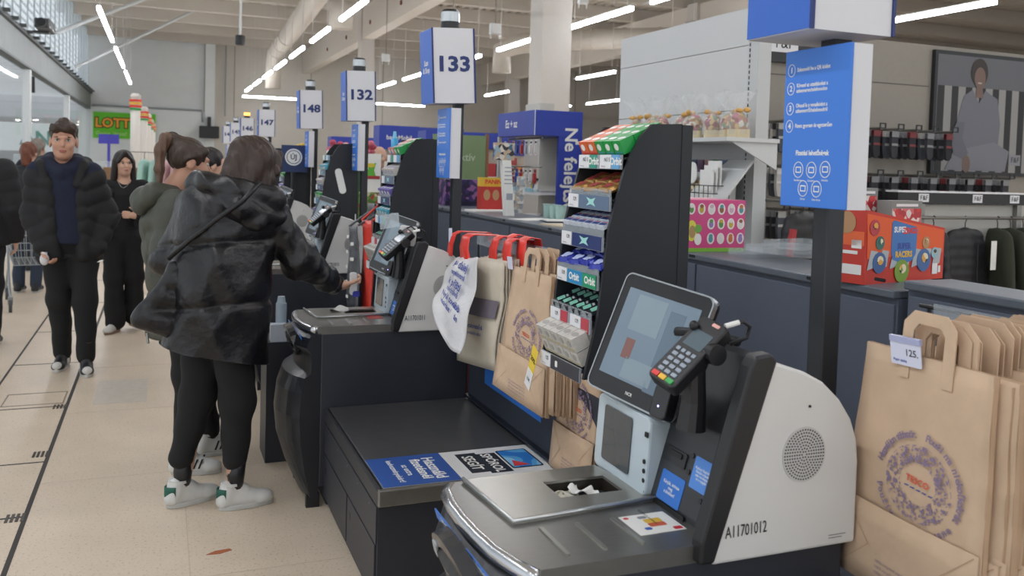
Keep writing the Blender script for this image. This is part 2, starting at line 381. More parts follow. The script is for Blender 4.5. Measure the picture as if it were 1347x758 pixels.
for i,(x,y,z) in enumerate([(-5.0,40,4.94),(-6.5,34,4.94),(-8,38,4.94),(-9.5,43,4.94),(-7,28,4.94)]+[(-5-k*1.3,65+2*(k%2),3.64) for k in range(7)]+[(-5.6-k*1.6,72+3*(k%2),3.64) for k in range(6)]):
    l = thing('downlight','round recessed downlight in the ceiling beyond the glass','lamp',(x,y,z),group='mall downlights',o=(0,0,0))
    B().ring(ellipse(.22,.22),ellipse(.17,.17),-.03,0).build('rim',m_wh,l); B().prism(ellipse(.17,.17),-.02,-.005).build('lens',m_spot,l)
struct(B().box(-22,-3.95,87.5,88,-.1,5.5),'wall_back',M('shop_white','#d3d6d8',.6))
sg = solo(B().box(-9.9,-5.2,60,60.15,1.6,3.3),'shop_fascia',M('fascia_white','#dde3e4',.5),'white shop fascia with green letters behind the glazing','sign',(-7.5,60,1.6))
text('AN',1.15,frame((-7.0,59.97,2.35),(1,0,0),(0,0,1)),M('letter_green','#14786a',.5),sg,bold=.03)
solo(B().prism(rect_round(2.2,2.8,.3,cx=-7.2,cy=0),0,2.75).box(-8.2,-6.2,-1.2,1.2,2.75,2.8),'display_unit',M('kiosk_grey','#77797b',.5,noise=.05),'grey rounded booth standing in the mall behind glass','booth',(-7.2,38,0),o=(-7.2,0,0))
# braces crossing below the roof on the left
for i,(a,b) in enumerate((((-3.6,36,5.9),(1.2,37.5,8.6)),((-3.6,44,5.4),(1.4,45.5,8.6)),((-3.6,29,6.4),(.6,30,8.6)))):
    B().tube([a,b],.07).build('brace', M('brace_white','#c4c8ca',.5), ceiling)
# ---------------------------------------------------------------- lamps
m_lamp = M('tube_light','#ffffff',.4,emit=('#f7f9ff',LAMP_STRENGTH)); m_rail = M('lamp_rail','#c6c4c0',.5)
def lamp(x,y0,y1,z=5.0,cross=False):
    L_ = (y1-y0); c = (x,(y0+y1)/2,z)
    l = thing('linear_lamp','long white linear lamp hanging in a row under the roof','lamp',c,(math.pi/2 if cross else 0),'linear ceiling lamps',o=(0,0,0))
    B().box(-.025,.025,-L_/2,L_/2,.05,.09).build('housing', m_rail, l)
    B().box(-.04,.04,-L_/2+.03,L_/2-.03,-.03,.05).build('diffuser', m_lamp, l)
    for s in (-1,1): B().cyl((0,s*L_*.42,.05),(0,s*L_*.42,8.8-z),.012,n=6).build('cable', m_rail, l)
    B().box(-.02,.02,L_/2,L_/2+.3,.0,.04).build('link_rail', m_rail, l)
for y in (-9,-1,7,15,23,31.4,40): lamp(-1.4,y,y+6.6)
for y in (-10,-5,0,5,9.5,14.1,18.7,23.2,27.6,31.8,36,40.2,44.4): lamp(4.03,y,y+2.9)
for y in (-8,-3.6,.9,5.2,9.0,12.75,16.6,21.6,26.2,32.6,37.1,43): lamp(9.3,y,y+3.1)
for y in (3,7.6,12.4,16.3,20,23.8,27.7,32,38): lamp(14.9,y,y+3.1)
for y in (26,32,38.9,44.5): lamp(21.2,y,y+3.6)
for x in (5.9,13.1): 
    lamp(x,51.5-1.7,51.5+1.7,5.0,True)
# ducts
def duct(label,pts,r):
    t = thing('air_duct',label,'duct',pts[0])
    m = M('duct_paint','#bdb6ab',.55,noise=.04); B().tube(pts,r,n=18).build('pipe',m,t,smooth=True)
    for i in range(len(pts)-1):
        a,b = Vector(pts[i]),Vector(pts[i+1])
        if abs(a.z-b.z)<.1:
            for k in range(3): c = a.lerp(b,(k+.5)/3); d=(b-a).normalized()*.05; B().cyl(c-d,c+d,r+.03,n=18).build('collar',m,t)
    return t
duct('cream round air duct rising along the roof beside hanging sensor',[(4.9,43,4.9),(4.9,43,6.0),(4.9,42.5,6.5),(4.75,36,6.6),(4.6,28,6.9),(4.5,20,7.0)],.36)
duct('short cream duct drop hanging below the main roof duct',[(5.05,27,5.6),(5.05,27,6.4)],.36)
duct('cream round air duct running under the far right roof',[(13,34,5.4),(13,34,6.3),(13.4,33,6.5),(16,30.5,6.6),(19.2,28,6.6)],.4)
duct('wide cream duct outlet hanging near the right wall',[(17.5,18.5,5.6),(17.5,18.5,7)],.4)
# hanging sensors
for i,(x,y,z) in enumerate(((8.2,22,5.05),(9.9,31,5.4),(7.9,33,5.4),(11,22.5,6.2))):
    t = thing('ceiling_sensor','white wireless sensor hanging on a thin cable','sensor',(x,y,z),group='hanging sensors',o=(0,0,0))
    B().cyl((0,0,.25),(0,0,8.1-z),.012,n=6).build('cable',M('cable_grey','#6c675f',.6),t)
    B().prism(rect_round(.3,.2,.04),0,.28).build('housing',m_wh,t,bevel=.02)
    for s in (-1,1): B().cyl((s*.12,0,-.12),(s*.12,0,0),.02,n=6).build('antenna',m_wh,t)
t = thing('security_camera','black camera hanging on a long white drop rod','camera',(2.35,30,5.35),o=(0,0,0))
B().cyl((0,0,.2),(0,0,2.8),.04).build('rod',m_wh,t); B().prism(ellipse(.16,.16),-.12,.2).build('housing',M('black_plastic'),t,bevel=.04)
t = thing('loudspeaker','black loudspeaker mounted high on back wall','speaker',(2.6,54.15,3.0),o=(0,0,0))
B().box(-.55,.55,-.25,.2,-.35,.35).build('cabinet',M('black_plastic'),t,bevel=.04); B().box(-.1,.1,.1,.4,.2,.9).build('bracket',M('black_plastic'),t)
t = thing('security_camera','dark camera and floodlight mounted on left beam','camera',(-3.15,29,5.07),o=(0,0,0))
B().box(-.2,.2,-.9,.6,0,.28).build('housing',M('camera_grey','#4a4c4f',.5),t,bevel=.05); B().cyl((0,-1.1,.14),(0,-.9,.14),.12).build('lens',M('black_plastic'),t); B().box(-.3,.1,-.2,.2,-.05,0).build('bracket',M('black_plastic'),t)
# lotto sign on the back wall
t = thing('lottery_sign','bright green lottery billboard on the back wall','sign',(-2,54.7,2.46))
B().box(-3.55,-.3,54.68,54.78,2.46,3.92).build('board',M('sign_green','#5fbf1e',.5),t)
T = lambda x,z,y=54.66: frame((x,y,z),(1,0,0),(0,0,1))
text('LOTTÓ',.72,T(-2.25,3.3,54.665),M('letter_black','#15160f',.5),t,bold=.1,sx=1.0)
text('LOTTÓ',.72,T(-2.25,3.3,54.655),M('letter_orange','#f0a02a',.5),t,bold=.035,sx=1.0)
B().prism(ellipse(.28,.3,16)+[],-.01,.01,T=frame((-1.35,54.64,3.25),(1,0,0),(0,0,1))).prism([(-.2,-.12),(.2,-.12),(0,-.5)],-.01,.01,T=frame((-1.35,54.64,3.25),(1,0,0),(0,0,1))).build('pin_emblem',M('paper_white','#e6e6e2',.6),t)
B().prism(ellipse(.12,.12,12),-.01,.01,T=frame((-1.35,54.62,3.3),(1,0,0),(0,0,1))).build('pin_dot',M('dot_blue','#5a6fc0',.5),t)
text('Gyere, játssz!',.3,T(-2.6,2.72),M('letter_pale','#b7e08a',.5),t)
solo(B().box(-2.15,-1.45,36,36.1,1.95,2.3).box(-1.85,-1.75,36,36.08,0,1.95),'counter_sign',M('sign_violet','#4a45b5',.5),'small violet counter sign in front of lottery billboard','sign',(-1.8,36,0))
# striped white lane posts
m_post = M('post_white','#d8d3ca',.45)
for i,(x,y,z,r) in enumerate(((-.5,20,2.78,.095),(-.41,24,2.72,.1),(-.37,28,2.72,.1),(-.33,32.5,2.72,.1),(-.3,37,2.75,.1))):
    t = thing('lane_post','tall white lane post with red, yellow and green bands at its top','post',(x,y,0),group='striped lane posts',o=(0,0,0))
    B().cyl((0,0,0),(0,0,z),r,n=18).build('shaft',m_post,t,smooth=True)
    for k,c in enumerate(('#2f9a4a','#d9352a','#e7b93c','#d9352a')): B().cyl((0,0,z-.28+k*.06),(0,0,z-.235+k*.06),r+.015+.012*(k>0),n=18).build('band',M('band'+c,c,.5),t,label=['green band','red band','yellow band','red band'][k])
    B().cyl((0,0,z),(0,0,z+.07),r+.02,r*.7,n=18).build('cap',m_post,t)
# ================================================================== SELF CHECKOUTS
m_navy = M('cabinet_navy','#2a2d35',.45,noise=.06,nscale=8,bump=.02,bscale=400); m_blk = M('black_plastic'); m_gloss = M('black_gloss','#17181b',.28,coat=.1)
m_steel = M('brushed_steel','#8f8e8a',.34,.85,noise=.06,nscale=30,stretch=(1,14,1)); m_steel2 = M('steel_lid','#a3a29b',.28,.75,noise=.04)
m_shell = M('shell_white','#cfcfcd',.4,noise=.02,nscale=6); m_dk = M('panel_charcoal','#303236',.42,noise=.04); m_tower = M('tower_bluegrey','#b9c6cd',.35)
m_blue = M('label_blue','#2f6fc4',.45); m_pw = M('paper_white'); m_ink = M('ink_black','#16171a',.6); m_screen = M('screen_glass','#0d0f12',.08,coat=.5)
YN, YF, ZC = 0.0, .48, .83
arc = [(.665,0),(.645,.05),(.628,.12),(.62,.2),(.617,.28),(.619,.36),(.63,.44),(.652,.478)]
def make_kiosk(y0, label, code):
    k = thing('self_checkout', label, 'checkout', (1.02,y0+.24,0), o=(1.02,.24,0), group=None)
    # cabinet and bulging front cover
    B().box(.68,1.38,0,.48,.1,.8).box(.72,1.34,.03,.45,0,.1).build('cabinet', m_navy, k, bevel=.006)
    prof = [(.66,.03),(.615,.05),(.56,.17),(.52,.3),(.508,.42),(.52,.53),(.545,.6),(.60,.62),(.605,.70),(.56,.735),(.58,.78),(.62,.8),(.68,.8),(.68,.03)]
    def bulge(v):
        t = 1-((v.y-.24)/.26)**2; t = .35+.65*max(t,0)**.7
        return (.68+(v.x-.68)*t, v.y, v.z)
    fb = B(); n = 12
    for i in range(n): fb.prism(prof, .0+.48*i/n, .48*(i+1)/n, axis='y', shear=bulge)
    fb.build('front_cover', M('cover_navy','#1a1d23',.36,noise=.05), k)
    for q in (.02,.42): B().box(.63,.69,q,q+.03,0,.06).build('foot', m_blk, k)
    # steel top with arc front
    top = arc+[(1.07,.478),(1.07,0)]
    hole = (.846,1.004,.30,.40)
    tb = B().prism([(x,y) for x,y in arc]+[(.846,.478),(.846,0)], .795, ZC).box(.846,1.004,0,.30,.795,ZC).box(.846,1.004,.40,.478,.795,ZC).box(1.004,1.07,0,.478,.795,ZC)
    tb.build('counter_top', m_steel, k)
    eb = B()
    for i in range(len(arc)-1): pass
    eb.tube([(x-.006,y,.815) for x,y in arc], .017, n=10); eb.build('edge_trim', M('edge_chrome','#bfc2c6',.2,.9), k, smooth=True)
    B().box(.846,1.004,.30,.40,.75,.755).box(.844,.847,.30,.40,.75,.83).box(1.003,1.006,.30,.40,.75,.83).box(.846,1.004,.298,.301,.75,.83).box(.846,1.004,.399,.402,.75,.83).build('scale_well', M('well_brown','#2b2620',.4), k)
    # scanner glass lid
    lb = B().ring([(.672,.474),(.692,.208),(1.055,.235),(1.02,.474)],[(.846,.40),(.846,.30),(1.004,.30),(1.004,.40)],ZC,ZC+.006); lb.build('scanner_plate', m_steel2, k)
    B().tube([(.672,.474,.838),(.694,.207,.838),(1.055,.234,.838)],.0045).build('plate_rim', M('rim_bright','#cfd2d2',.2,.6), k, smooth=True)
    for x in (.74,.822,.906): B().prism(rect_round(.009,.135,.004),0,.004,T=Matrix.Translation((x,.105,ZC))).build('ridge', m_steel2, k)
    # looping hand grip and blue strips on the front
    T = frame((.585,.24,.735),(0,-1,0),(-.35,0,.94))
    B().ring(ellipse(.13,.075,24),ellipse(.09,.045,24),-.02,.012,T=T).build('hand_grip', M('grip_charcoal','#2b2d31',.25,coat=.3), k, smooth=False)
    B().prism(rect_round(.05,.022,.008),.0,.016,T=T@Matrix.Translation((-.105,.01,0))@Matrix.Rotation(1.0,4,'Z')).build('grip_plate', M('grip_grey','#aab0b4',.3), k)
    for yy in (.34,.12):
        st = B().box(-.09,.09,-.012,.012,0,.003,T=frame((.596,yy,.782),(-.0,-1,0),(-.3,0,1))).build('strip', m_blue, k, label='blue printed strip')
        text('köszönjük',.022,frame((.5925,yy,.783),(0,-1,0),(-.3,0,1)),m_pw,st)
    # white rear shell with speaker
    W_ = [(1.03,.83),(1.152,1.19),(1.165,1.196),(1.24,1.172),(1.29,1.147),(1.335,1.108),(1.367,1.065),(1.385,1.02),(1.392,.97),(1.392,.795),(1.03,.795)]
    B().prism(W_, -.022, .005, axis='y').build('side_shell', m_shell, k, bevel=.006)
    B().prism([(1.1,.795),(1.1,.85),(1.2,1.185)]+W_[3:10], .005, .44, axis='y').build('rear_shell', m_shell, k)
    sp = B().prism(ellipse(.055,.058,28),0,.0015,T=frame((1.245,-.0225,1.0),(1,0,0),(0,0,1))).build('speaker_grille', M('grille_grey','#bdbdbb',.5), k)
    dots = B()
    for i in range(1,9):
        for j in range(i*6):
            a = 2*math.pi*j/(i*6); dots.prism(ellipse(.0019,.0019,6),.0015,.0022,T=frame((1.245+.0062*i*math.cos(a),-.0225,1.0+.0065*i*math.sin(a)),(1,0,0),(0,0,1)))
    o = dots.build('speaker_holes', m_ink, sp); o['kind'] = 'stuff'
    text(code,.035,frame((1.108,-.0235,.858),(1,0,.02),(0,0,1)),m_ink,k,bold=.0,sx=.62,name='serial_number')
    B().cyl((1.255,-.022,1.10),(1.255,-.0245,1.10),.003,n=8).build('screw', m_ink, k)
    B().box(1.32,1.365,-.0228,-.022,.818,.8195).build('fine_print',M('fine_grey','#77787a',.6),k); B().box(1.32,1.355,-.0228,-.022,.812,.8135).build('fine_print',M('fine_grey'),k)
    # black slanted front
    Bp = [(.998,.8),(1.0,.845),(1.1,1.19),(1.112,1.212),(1.15,1.216),(1.166,1.2),(1.032,.8)]
    sh = None
    B().prism(Bp,-.027,.012,axis='y',shear=sh).build('front_bezel', m_blk, k, bevel=.006)
    Bi = [(1.05,.8),(1.052,.845),(1.152,1.19),(1.17,1.2),(1.19,1.19),(1.08,.8)]
    B().prism(Bi,.012,.3,axis='y',shear=sh).build('front_panel', m_dk, k)
    nrm = Vector((-.96,.16,.27)).normalized(); up = Vector((.278,0,.96)); rt = Vector((.17,-1,0)).cross(Vector((0,0,1))).cross(nrm).normalized()
    rt = Vector((0,-1,0))
    def fp(dy,z): return Vector((1.052+.29*(z-.845), dy, z))
    def plate(dy,z,w,h,m,name,t=.003,par=k,off=0):
        T_ = frame(fp(dy,z)+Vector((-1,0,.28)).normalized()*off,rt,up); return B().prism(rect_round(w,h,.004),0,t,T=T_).build(name,m,par), T_@Matrix.Translation((0,0,t+.0003))
    s1,T1 = plate(.185,.873,.09,.066,m_blue,'sticker',.0015); text('Kérjük, érintse\nmeg\na blokkot!',.0105,T1,m_pw,s1)
    s2,T2 = plate(.09,.932,.075,.068,M('label_lightblue','#4f86d2',.45),'sticker',.0015); text('Kedves Vásárlónk!\nKérjük a fizetés\nután ne felejtse\nitt a nyugtát',.0078,T2,m_pw,s2)
    p_,T3 = plate(.2,.94,.09,.034,m_blk,'receipt_printer',.004); B().prism(rect_round(.05,.012,.004),0,.003,T=T3@Matrix.Translation((.005,.006,0))).build('printer_slot',M('slot_dark','#08090a',.5),p_)
    for dy,z in ((.14,.96),(.14,.925),(.075,.885)): B().prism(ellipse(.006,.006,10),0,.003,T=frame(fp(dy,z),rt,up)).build('screw',m_blk,k)
    plate(.17,.833,.12,.012,M('slot_dark'),'receipt_tray',.004)
    plate(.15,1.1,.26,.19,M('hood_charcoal','#28292c',.32),'hood',.006)
    # vertical scanner tower
    tw = B().prism(rect_round(.255,.185,.02,cx=-.368+.36+.0,cy=.0),0,.07,T=frame((1.048,.372,.92),(.0,-1,0),(.06,0,1))@Matrix.Translation((0,0,-.06))).build('scanner_tower', m_tower, k, bevel=.006)
    B().prism(rect_round(.135,.135,.008),.011,.013,T=frame((1.048,.395,.925),(0,-1,0),(.06,0,1))).build('scan_window', M('window_dark','#3a4248',.1,coat=.5), tw)
    for i,z in enumerate((.845,.868,.89,.912)): B().prism(ellipse(.0055,.0055,10),.0,.002,T=frame((1.036+.0*z,.262,z),(0,-1,0),(.06,0,1))).build('indicator', m_ink, tw)
    B().prism(rect_round(.014,.012,.002),.0,.002,T=frame((1.038,.258,.975),(0,-1,0),(.06,0,1))).build('indicator', m_ink, tw)
    # touch screen
    BL,BR,TL = Vector((1.0,.49,1.042)),Vector((1.066,.208,1.014)),Vector((1.108,.49,1.318))
    u = BR-BL; v = TL-BL; c = BL+u/2+v/2; T = frame(c,u,v); w,h = u.length,v.length
    ts = B().prism(rect_round(w,h,.02,6),-.025,0,T=T).build('touch_screen', m_gloss, k)
    B().ring(rect_round(w+.006,h+.006,.022,6),rect_round(w-.002,h-.002,.019,6),-.012,.002,T=T).build('screen_rim', M('rim_silver','#a9adb0',.25,.8), ts)
    B().prism(rect_round(w-.05,h-.075,.002),0,.001,T=T@Matrix.Translation((0,.004,0))).build('display', M('display_glow','#6b7a87',.12,emit=('#6f8292',.2)), ts)
    dm = M('display_panel','#77868f',.15,emit=('#7d8f9b',.22))
    for (px,py,pw,ph,mm) in ((-.03,.06,.1,.09,dm),(.06,-.01,.05,.2,M('display_dim','#5a6a78',.15,emit=('#5f7384',.18))),(-.055,-.03,.03,.05,M('display_red','#7a5550',.2,emit=('#7a5550',.12))),(-.0,-.075,.1,.05,dm)):
        B().prism(rect_round(pw,ph,.001),0,.0016,T=T@Matrix.Translation((px,py,0))).build('display_tile', mm, ts)
    text('NCR',.011,T@Matrix.Translation((0,-h/2+.018,.0012)),m_pw,ts)
    B().box(-.03,.03,-.03,.03,-.12,-.02,T=T).build('screen_mount', m_blk, k)
    # card terminal on its stalk
    a = Vector((.966,.10,1.142)); b = Vector((1.102,.10,1.262)); ld = (b-a).normalized(); wd = Vector((.25,-.93,-.18)); c = (a+b)/2; T = frame(c, wd-ld*wd.dot(ld), ld); L_ = (b-a).length
    cp = B().prism(rect_round(.078,L_,.012),-.032,0,T=T).build('card_terminal', m_blk, k, bevel=.004)
    B().prism(rect_round(.052,.045,.003),0,.001,T=T@Matrix.Translation((0,.032,0))).build('terminal_screen', M('lcd_grey','#5d6b73',.15), cp)
    for r in range(5):
        for q in range(3 if r else 4):
            B().prism(rect_round(.014 if r else .01,.0085,.002),0,.0025,T=T@Matrix.Translation(((q-1)*.019 if r else (q-1.5)*.015,-.005-r*.0145,0))).build('key', M('key_slate','#8f9aa6',.4) , cp)
    for q,cc in enumerate(('#d7322c','#e7b52d','#2d9c4b')): B().prism(rect_round(.018,.011,.002),0,.003,T=T@Matrix.Translation(((q-1)*.021,-.0785,0))).build('key', M('key'+cc,cc,.4), cp, label=['red cancel key','yellow clear key','green enter key'][q])
    B().prism(rect_round(.02,.008,.002),0,.001,T=T@Matrix.Translation((.01,.08,0))).build('tag', M('tag_pink','#e0a8a0',.5), cp)
    B().ell(tuple(T@Vector((-.03,.055,.006))),(.011,.011,.011)).build('shield_knob', m_blk, cp, smooth=True)
    B().tube([(1.055,.11,1.03),(1.06,.11,1.09),(1.058,.11,1.16),(1.06,.10,1.2)],[.032,.027,.025,.03],n=12).cyl((1.075,.14,1.2),(1.075,.05,1.2),.022).build('stalk', m_blk, k, smooth=False)
    B().tube([(1.125,.09,1.255),(1.16,.085,1.262),(1.178,.085,1.25),(1.175,.09,1.225),(1.14,.1,1.21)],.0045).build('cable', m_blk, k, smooth=True)
    B().tube([(1.118,.09,1.252),(1.15,.086,1.26)],.006).build('plug', m_pw, k)
    Tq = frame((1.058,.2,1.06),(.12,-1,0),(.3,0,1))
    rd = B().prism(rect_round(.055,.075,.012),0,.03,T=Tq).build('contactless_reader', m_gloss, k, bevel=.004); B().prism(ellipse(.0025,.0025,8),.03,.031,T=Tq@Matrix.Translation((0,-.01,0))).build('led', M('led_violet','#b0a0ff',.4,emit=('#a9a0ff',4)), rd)
    B().tube([(1.12,.28,1.205),(1.15,.2,1.215),(1.16,.1,1.215)],.011).build('hood_rail', m_blk, k, smooth=True)
    return k
YK = [1.46,3.95,6.1,8.42,10.7]
codes = ['A11701012','A11701011','A11701010','A11701009','A11701008']
klabels = ['black and white self checkout kiosk marked A11701012 with leaflet on its steel top','self checkout kiosk marked A11701011 where the woman in leather coat scans','self checkout kiosk under the 132 sign beyond the scanning woman','self checkout kiosk under the 148 sign','self checkout kiosk beyond the 148 sign, behind the others']
k1 = make_kiosk(YK[0], klabels[0], codes[0])
kiosks = [k1]
for i in range(1,5):
    kk = dup(k1,(1.02,YK[i]+.24,0),klabels[i])
    for ch in list(kk.children):
        if ch.name.startswith('serial_number'): bpy.data.objects.remove(ch)
    ORIG[kk.name] = (1.02,.24,0)
    text(codes[i],.035,frame((1.108,-.0235,.858),(1,0,.02),(0,0,1)),m_ink,kk,bold=.0,sx=.62,name='serial_number'); kiosks.append(kk)
# bagging scales
def make_scale(y1, label):
    y0 = y1-1.06
    s = thing('bagging_scale', label, 'scale', (1.04,y0+.53,0))
    B().box(.705,1.38,y0+.01,y1-.005,.06,.435).box(.73,1.36,y0+.03,y1-.03,0,.06).build('body', m_navy, s)
    B().box(.72,1.378,y0+.012,y1-.006,.44,.462).build('top_plate', M('plate_charcoal','#4a4b4d',.36,.2,noise=.12,nscale=14), s, bevel=.003)
    B().box(.70,.716,y0,y1-.003,.40,.458).build('side_rail', m_dk, s, bevel=.003)
    B().box(.70,1.38,y0-.012,y0+.01,.405,.463).build('front_trim', m_steel, s, bevel=.004)
    for (a,b) in ((y0+.03,y0+.50),(y0+.52,y0+1.03)):
        d = B().box(.698,.708,a,b,.07,.26).build('door', m_navy, s, bevel=.002); B().prism(rect_round(.018,.03,.004),-.002,.001,T=frame((.698,b-.05,.2),(0,-1,0),(0,0,1))).build('lock', m_blk, d)
    B().box(.699,.708,y0+.02,y0+1.04,.265,.395).build('side_panel', m_navy, s, bevel=.002)
    for k in range(5): B().cyl((.698,y0+.12+.2*k,.375),(.7,y0+.12+.2*k,.375),.004,n=8).build('rivet', m_steel, s)
    return s
sc = make_scale(3.95,'low charcoal bagging scale with blue and white mat beside leather coat woman')
make_scale(1.46,'low dark bagging scale in front of the hanging brown bag stack')
make_scale(6.1,'low dark bagging scale beneath grey and red hanging bags')
y0 = 2.89
mt = solo(B().box(.722,1.377,y0+.012,y0+.31,.462,.4632),'printed_mat',M('mat_white','#d9dadb',.4),'blue and white printed mat lying on the bagging scale','mat',(1.05,y0+.15,.462))
B().box(.722,1.007,y0+.012,y0+.31,.4632,.4638).build('blue_panel',M('mat_blue','#24519f',.4),mt)
def lay(s,x,y,size,m,bold=.012): return text(s,size,frame((x,y,.4641),(0,-1,0),(1,0,0)),m,mt,bold=bold)
lay('Használd',.945,y0+.16,.062,m_pw,.02); lay('fizetésnél',.895,y0+.16,.055,m_pw,.02); lay('az extra',.845,y0+.16,.034,m_pw); lay('kedvezményekért!',.80,y0+.16,.031,m_pw)
B().prism([(1.06,y0+.06),(1.06,y0+.27),(1.14,y0+.27),(1.14,y0+.06)],.4636,.4642).build('emblem_frame',M('mat_ink','#1d2430',.5),mt)
B().prism([(1.13,y0+.04),(1.13,y0+.25),(1.215,y0+.25),(1.215,y0+.04)],.4637,.4643).build('emblem_frame',M('mat_ink'),mt)
lay('SEGÍT',1.095,y0+.165,.06,m_pw,.02); lay('SPÓROL',1.17,y0+.145,.054,m_pw,.02)
B().prism(rect_round(.125,.20,.01,cx=1.285,cy=y0+.165),.4637,.4644).build('card_picture',M('mat_ink'),mt)
B().prism(rect_round(.112,.186,.008,cx=1.285,cy=y0+.165),.4644,.4648).build('card_face',print_mat('card_sky',['#2a78c8','#5aa5dd','#8cc4e8'],9,.4,kind='noise'),mt)
B().prism([(1.235,y0+.085),(1.30,y0+.085),(1.25,y0+.15)],.4648,.465).build('card_corner',M('card_red','#c93a3a',.5),mt)
# low back panels behind the scales
for i,(a,b) in enumerate(((2.0,3.945),(4.44,6.09),(6.6,8.41),(.3,1.43))):
    p = solo(B().box(1.385,1.43,a,b,.0,.80 if i<3 else .66),'back_panel',M('panel_navy','#333842',.45,noise=.05),['dark navy back panel behind the matted scale','dark navy back panel behind the grey and red bags','dark navy back panel beyond the grey bags','dark navy back panel behind the big brown bag stack'][i],'panel',(1.4,(a+b)/2,0))
    if i == 0:
        B().box(1.3835,1.385,3.08,3.72,.585,.665).build('blue_notice',m_blue,p); text('itt tudsz fizetni',.06,frame((1.383,3.4,.625),(0,-1,0),(0,0,1)),m_pw,p,bold=.02)
        B().box(1.36,1.386,2.0,3.94,.475,.485).build('seam_rail',M('panel_dark','#1d222c',.4),p)
# ---------------------------------------------------------------- lane signs
m_sb = M('sign_blue','#2f62bd',.45); m_sw = M('sign_white','#d4d5d9',.45); m_sn = M('sign_navy','#1d2f6a',.5); m_pole = M('pole_charcoal','#24282d',.4,noise=.05); m_bi = M('board_blue','#3b78d2',.4)
def lane_sign(y, num, label, tilt=0, detail=2, lit=None):
    s = thing('lane_sign', label, 'sign', (1.445+(.035 if num=='132' else 0),y,0), o=(1.445,0,0))
    B().box(1.42,1.47,-.025,.025,0,1.9).build('pole', m_pole, s, bevel=.004)
    R_ = Matrix.Translation((1.39,0,1.9))@Matrix.Rotation(tilt,4,'Y')@Matrix.Translation((-1.39,0,-1.9))
    bx = B().box(1.28,1.50,-.11,.11,1.89,2.27,T=R_).build('sign_box', m_sw, s)
    B().box(1.277,1.281,-.11,.11,1.892,2.268,T=R_).build('blue_face', m_sb, bx)
    for xx in (1.279,1.501): B().box(xx-.004,xx+.004,-.114,-.106,1.89,2.27,T=R_).build('edge_strip', m_sn, bx)
    if num: text(num,.105,R_@frame((1.387,-.112,2.085),(1,0,0),(0,0,1)),m_sn,bx,bold=.034,sx=1.2)
    text('Scan\n& Shop',.04,R_@frame((1.276,0,2.08),(0,-1,0),(0,0,1)),m_pw,bx,bold=.02)
    B().cyl((1.39,0,2.27),(1.39,0,2.315),.05,n=20).build('beacon_base', m_blk, s)
    B().cyl((1.39,0,2.315),(1.39,0,2.365),.049,n=20).build('beacon_lens', lit or M('lens_clear','#c4cacd',.12,.35), s)
    B().cyl((1.39,0,2.365),(1.39,0,2.378),.05,.04,n=20).build('beacon_cap', m_blk, s)
    bd = B().box(1.352,1.36,-.15,.06,1.506,1.863).build('instruction_board', m_bi, s, bevel=.002)
    B().box(1.36,1.415,-.145,-.138,1.506,1.863).build('side_plate', m_sw, s); B().box(1.36,1.415,.045,.05,1.506,1.863).build('side_plate', m_sw, s)
    F_ = lambda a,z: frame((1.3515,a,z),(0,-1,0),(0,0,1))
    L1 = ['Szkenneld be a QR kódot','Kövesd az utasításokat a\nszkenneren/telefonodon','Olvasd le a vonalkódot a\nszkennerről/telefonodról','Fizess gyorsan és egyszerűen']
    for i,z in enumerate((1.818,1.776,1.730,1.69)):
        tz = text(L1[i],.0125,F_(.018,z),m_pw,bd,bold=.02,align='LEFT',sx=.82)
        if detail > 1:
            B().ring(ellipse(.0125,.0145,20),ellipse(.0112,.0132,20),0,.0006,T=F_(.037,z)).build('number_ring', m_pw, bd); text(str(i+1),.018,F_(.037,z),m_pw,bd,bold=.03)
    text('Fizetési lehetőségek',.0155,F_(-.042,1.628),m_pw,bd,bold=.03,sx=.85)
    for i,(a,z) in enumerate(((-.0,1.590),(-.043,1.590),(-.087,1.592),(-.018,1.548),(-.062,1.548))):
        B().ring(ellipse(.0165,.0185,20),ellipse(.015,.017,20),0,.0006,T=F_(a,z)).build('icon_ring', m_pw, bd)
        B().ring(rect_round(.018,.014,.002),rect_round(.014,.009,.001),0,.0006,T=F_(a,z)).build('icon_card', m_pw, bd)
        if detail > 1: text(['Bankkártya','Készpénz','Utalvány','Kártya','Szép kártya'][i],.006,F_(a,z-.024),m_pw,bd)
    return s
lane_sign(1.62,'','blue and white lane sign on pole beside the nearest checkout with board of instructions')
lane_sign(4.40,'133','133 lane sign on a dark pole above white and red plastic bags',-.055)
lane_sign(6.82,'132','132 lane sign on a dark pole next to the half hidden bald man',-.03,1)
lane_sign(9.0,'148','148 lane sign on a dark pole behind the pink flowers',-.03,1)
lane_sign(13.0,'147','147 lane sign seen above the head of the leather coat woman',0,1)
lane_sign(16.0,'146','blue and white lane sign with a glowing amber beacon',0,1,M('lens_amber','#ffc670',.2,emit=('#ffb347',3)))
lane_sign(18.4,'145','narrow blue and white lane sign behind the amber beacon sign',0,1)
lane_sign(20.6,'144','blue and white lane sign at the far end of the row',0,1)
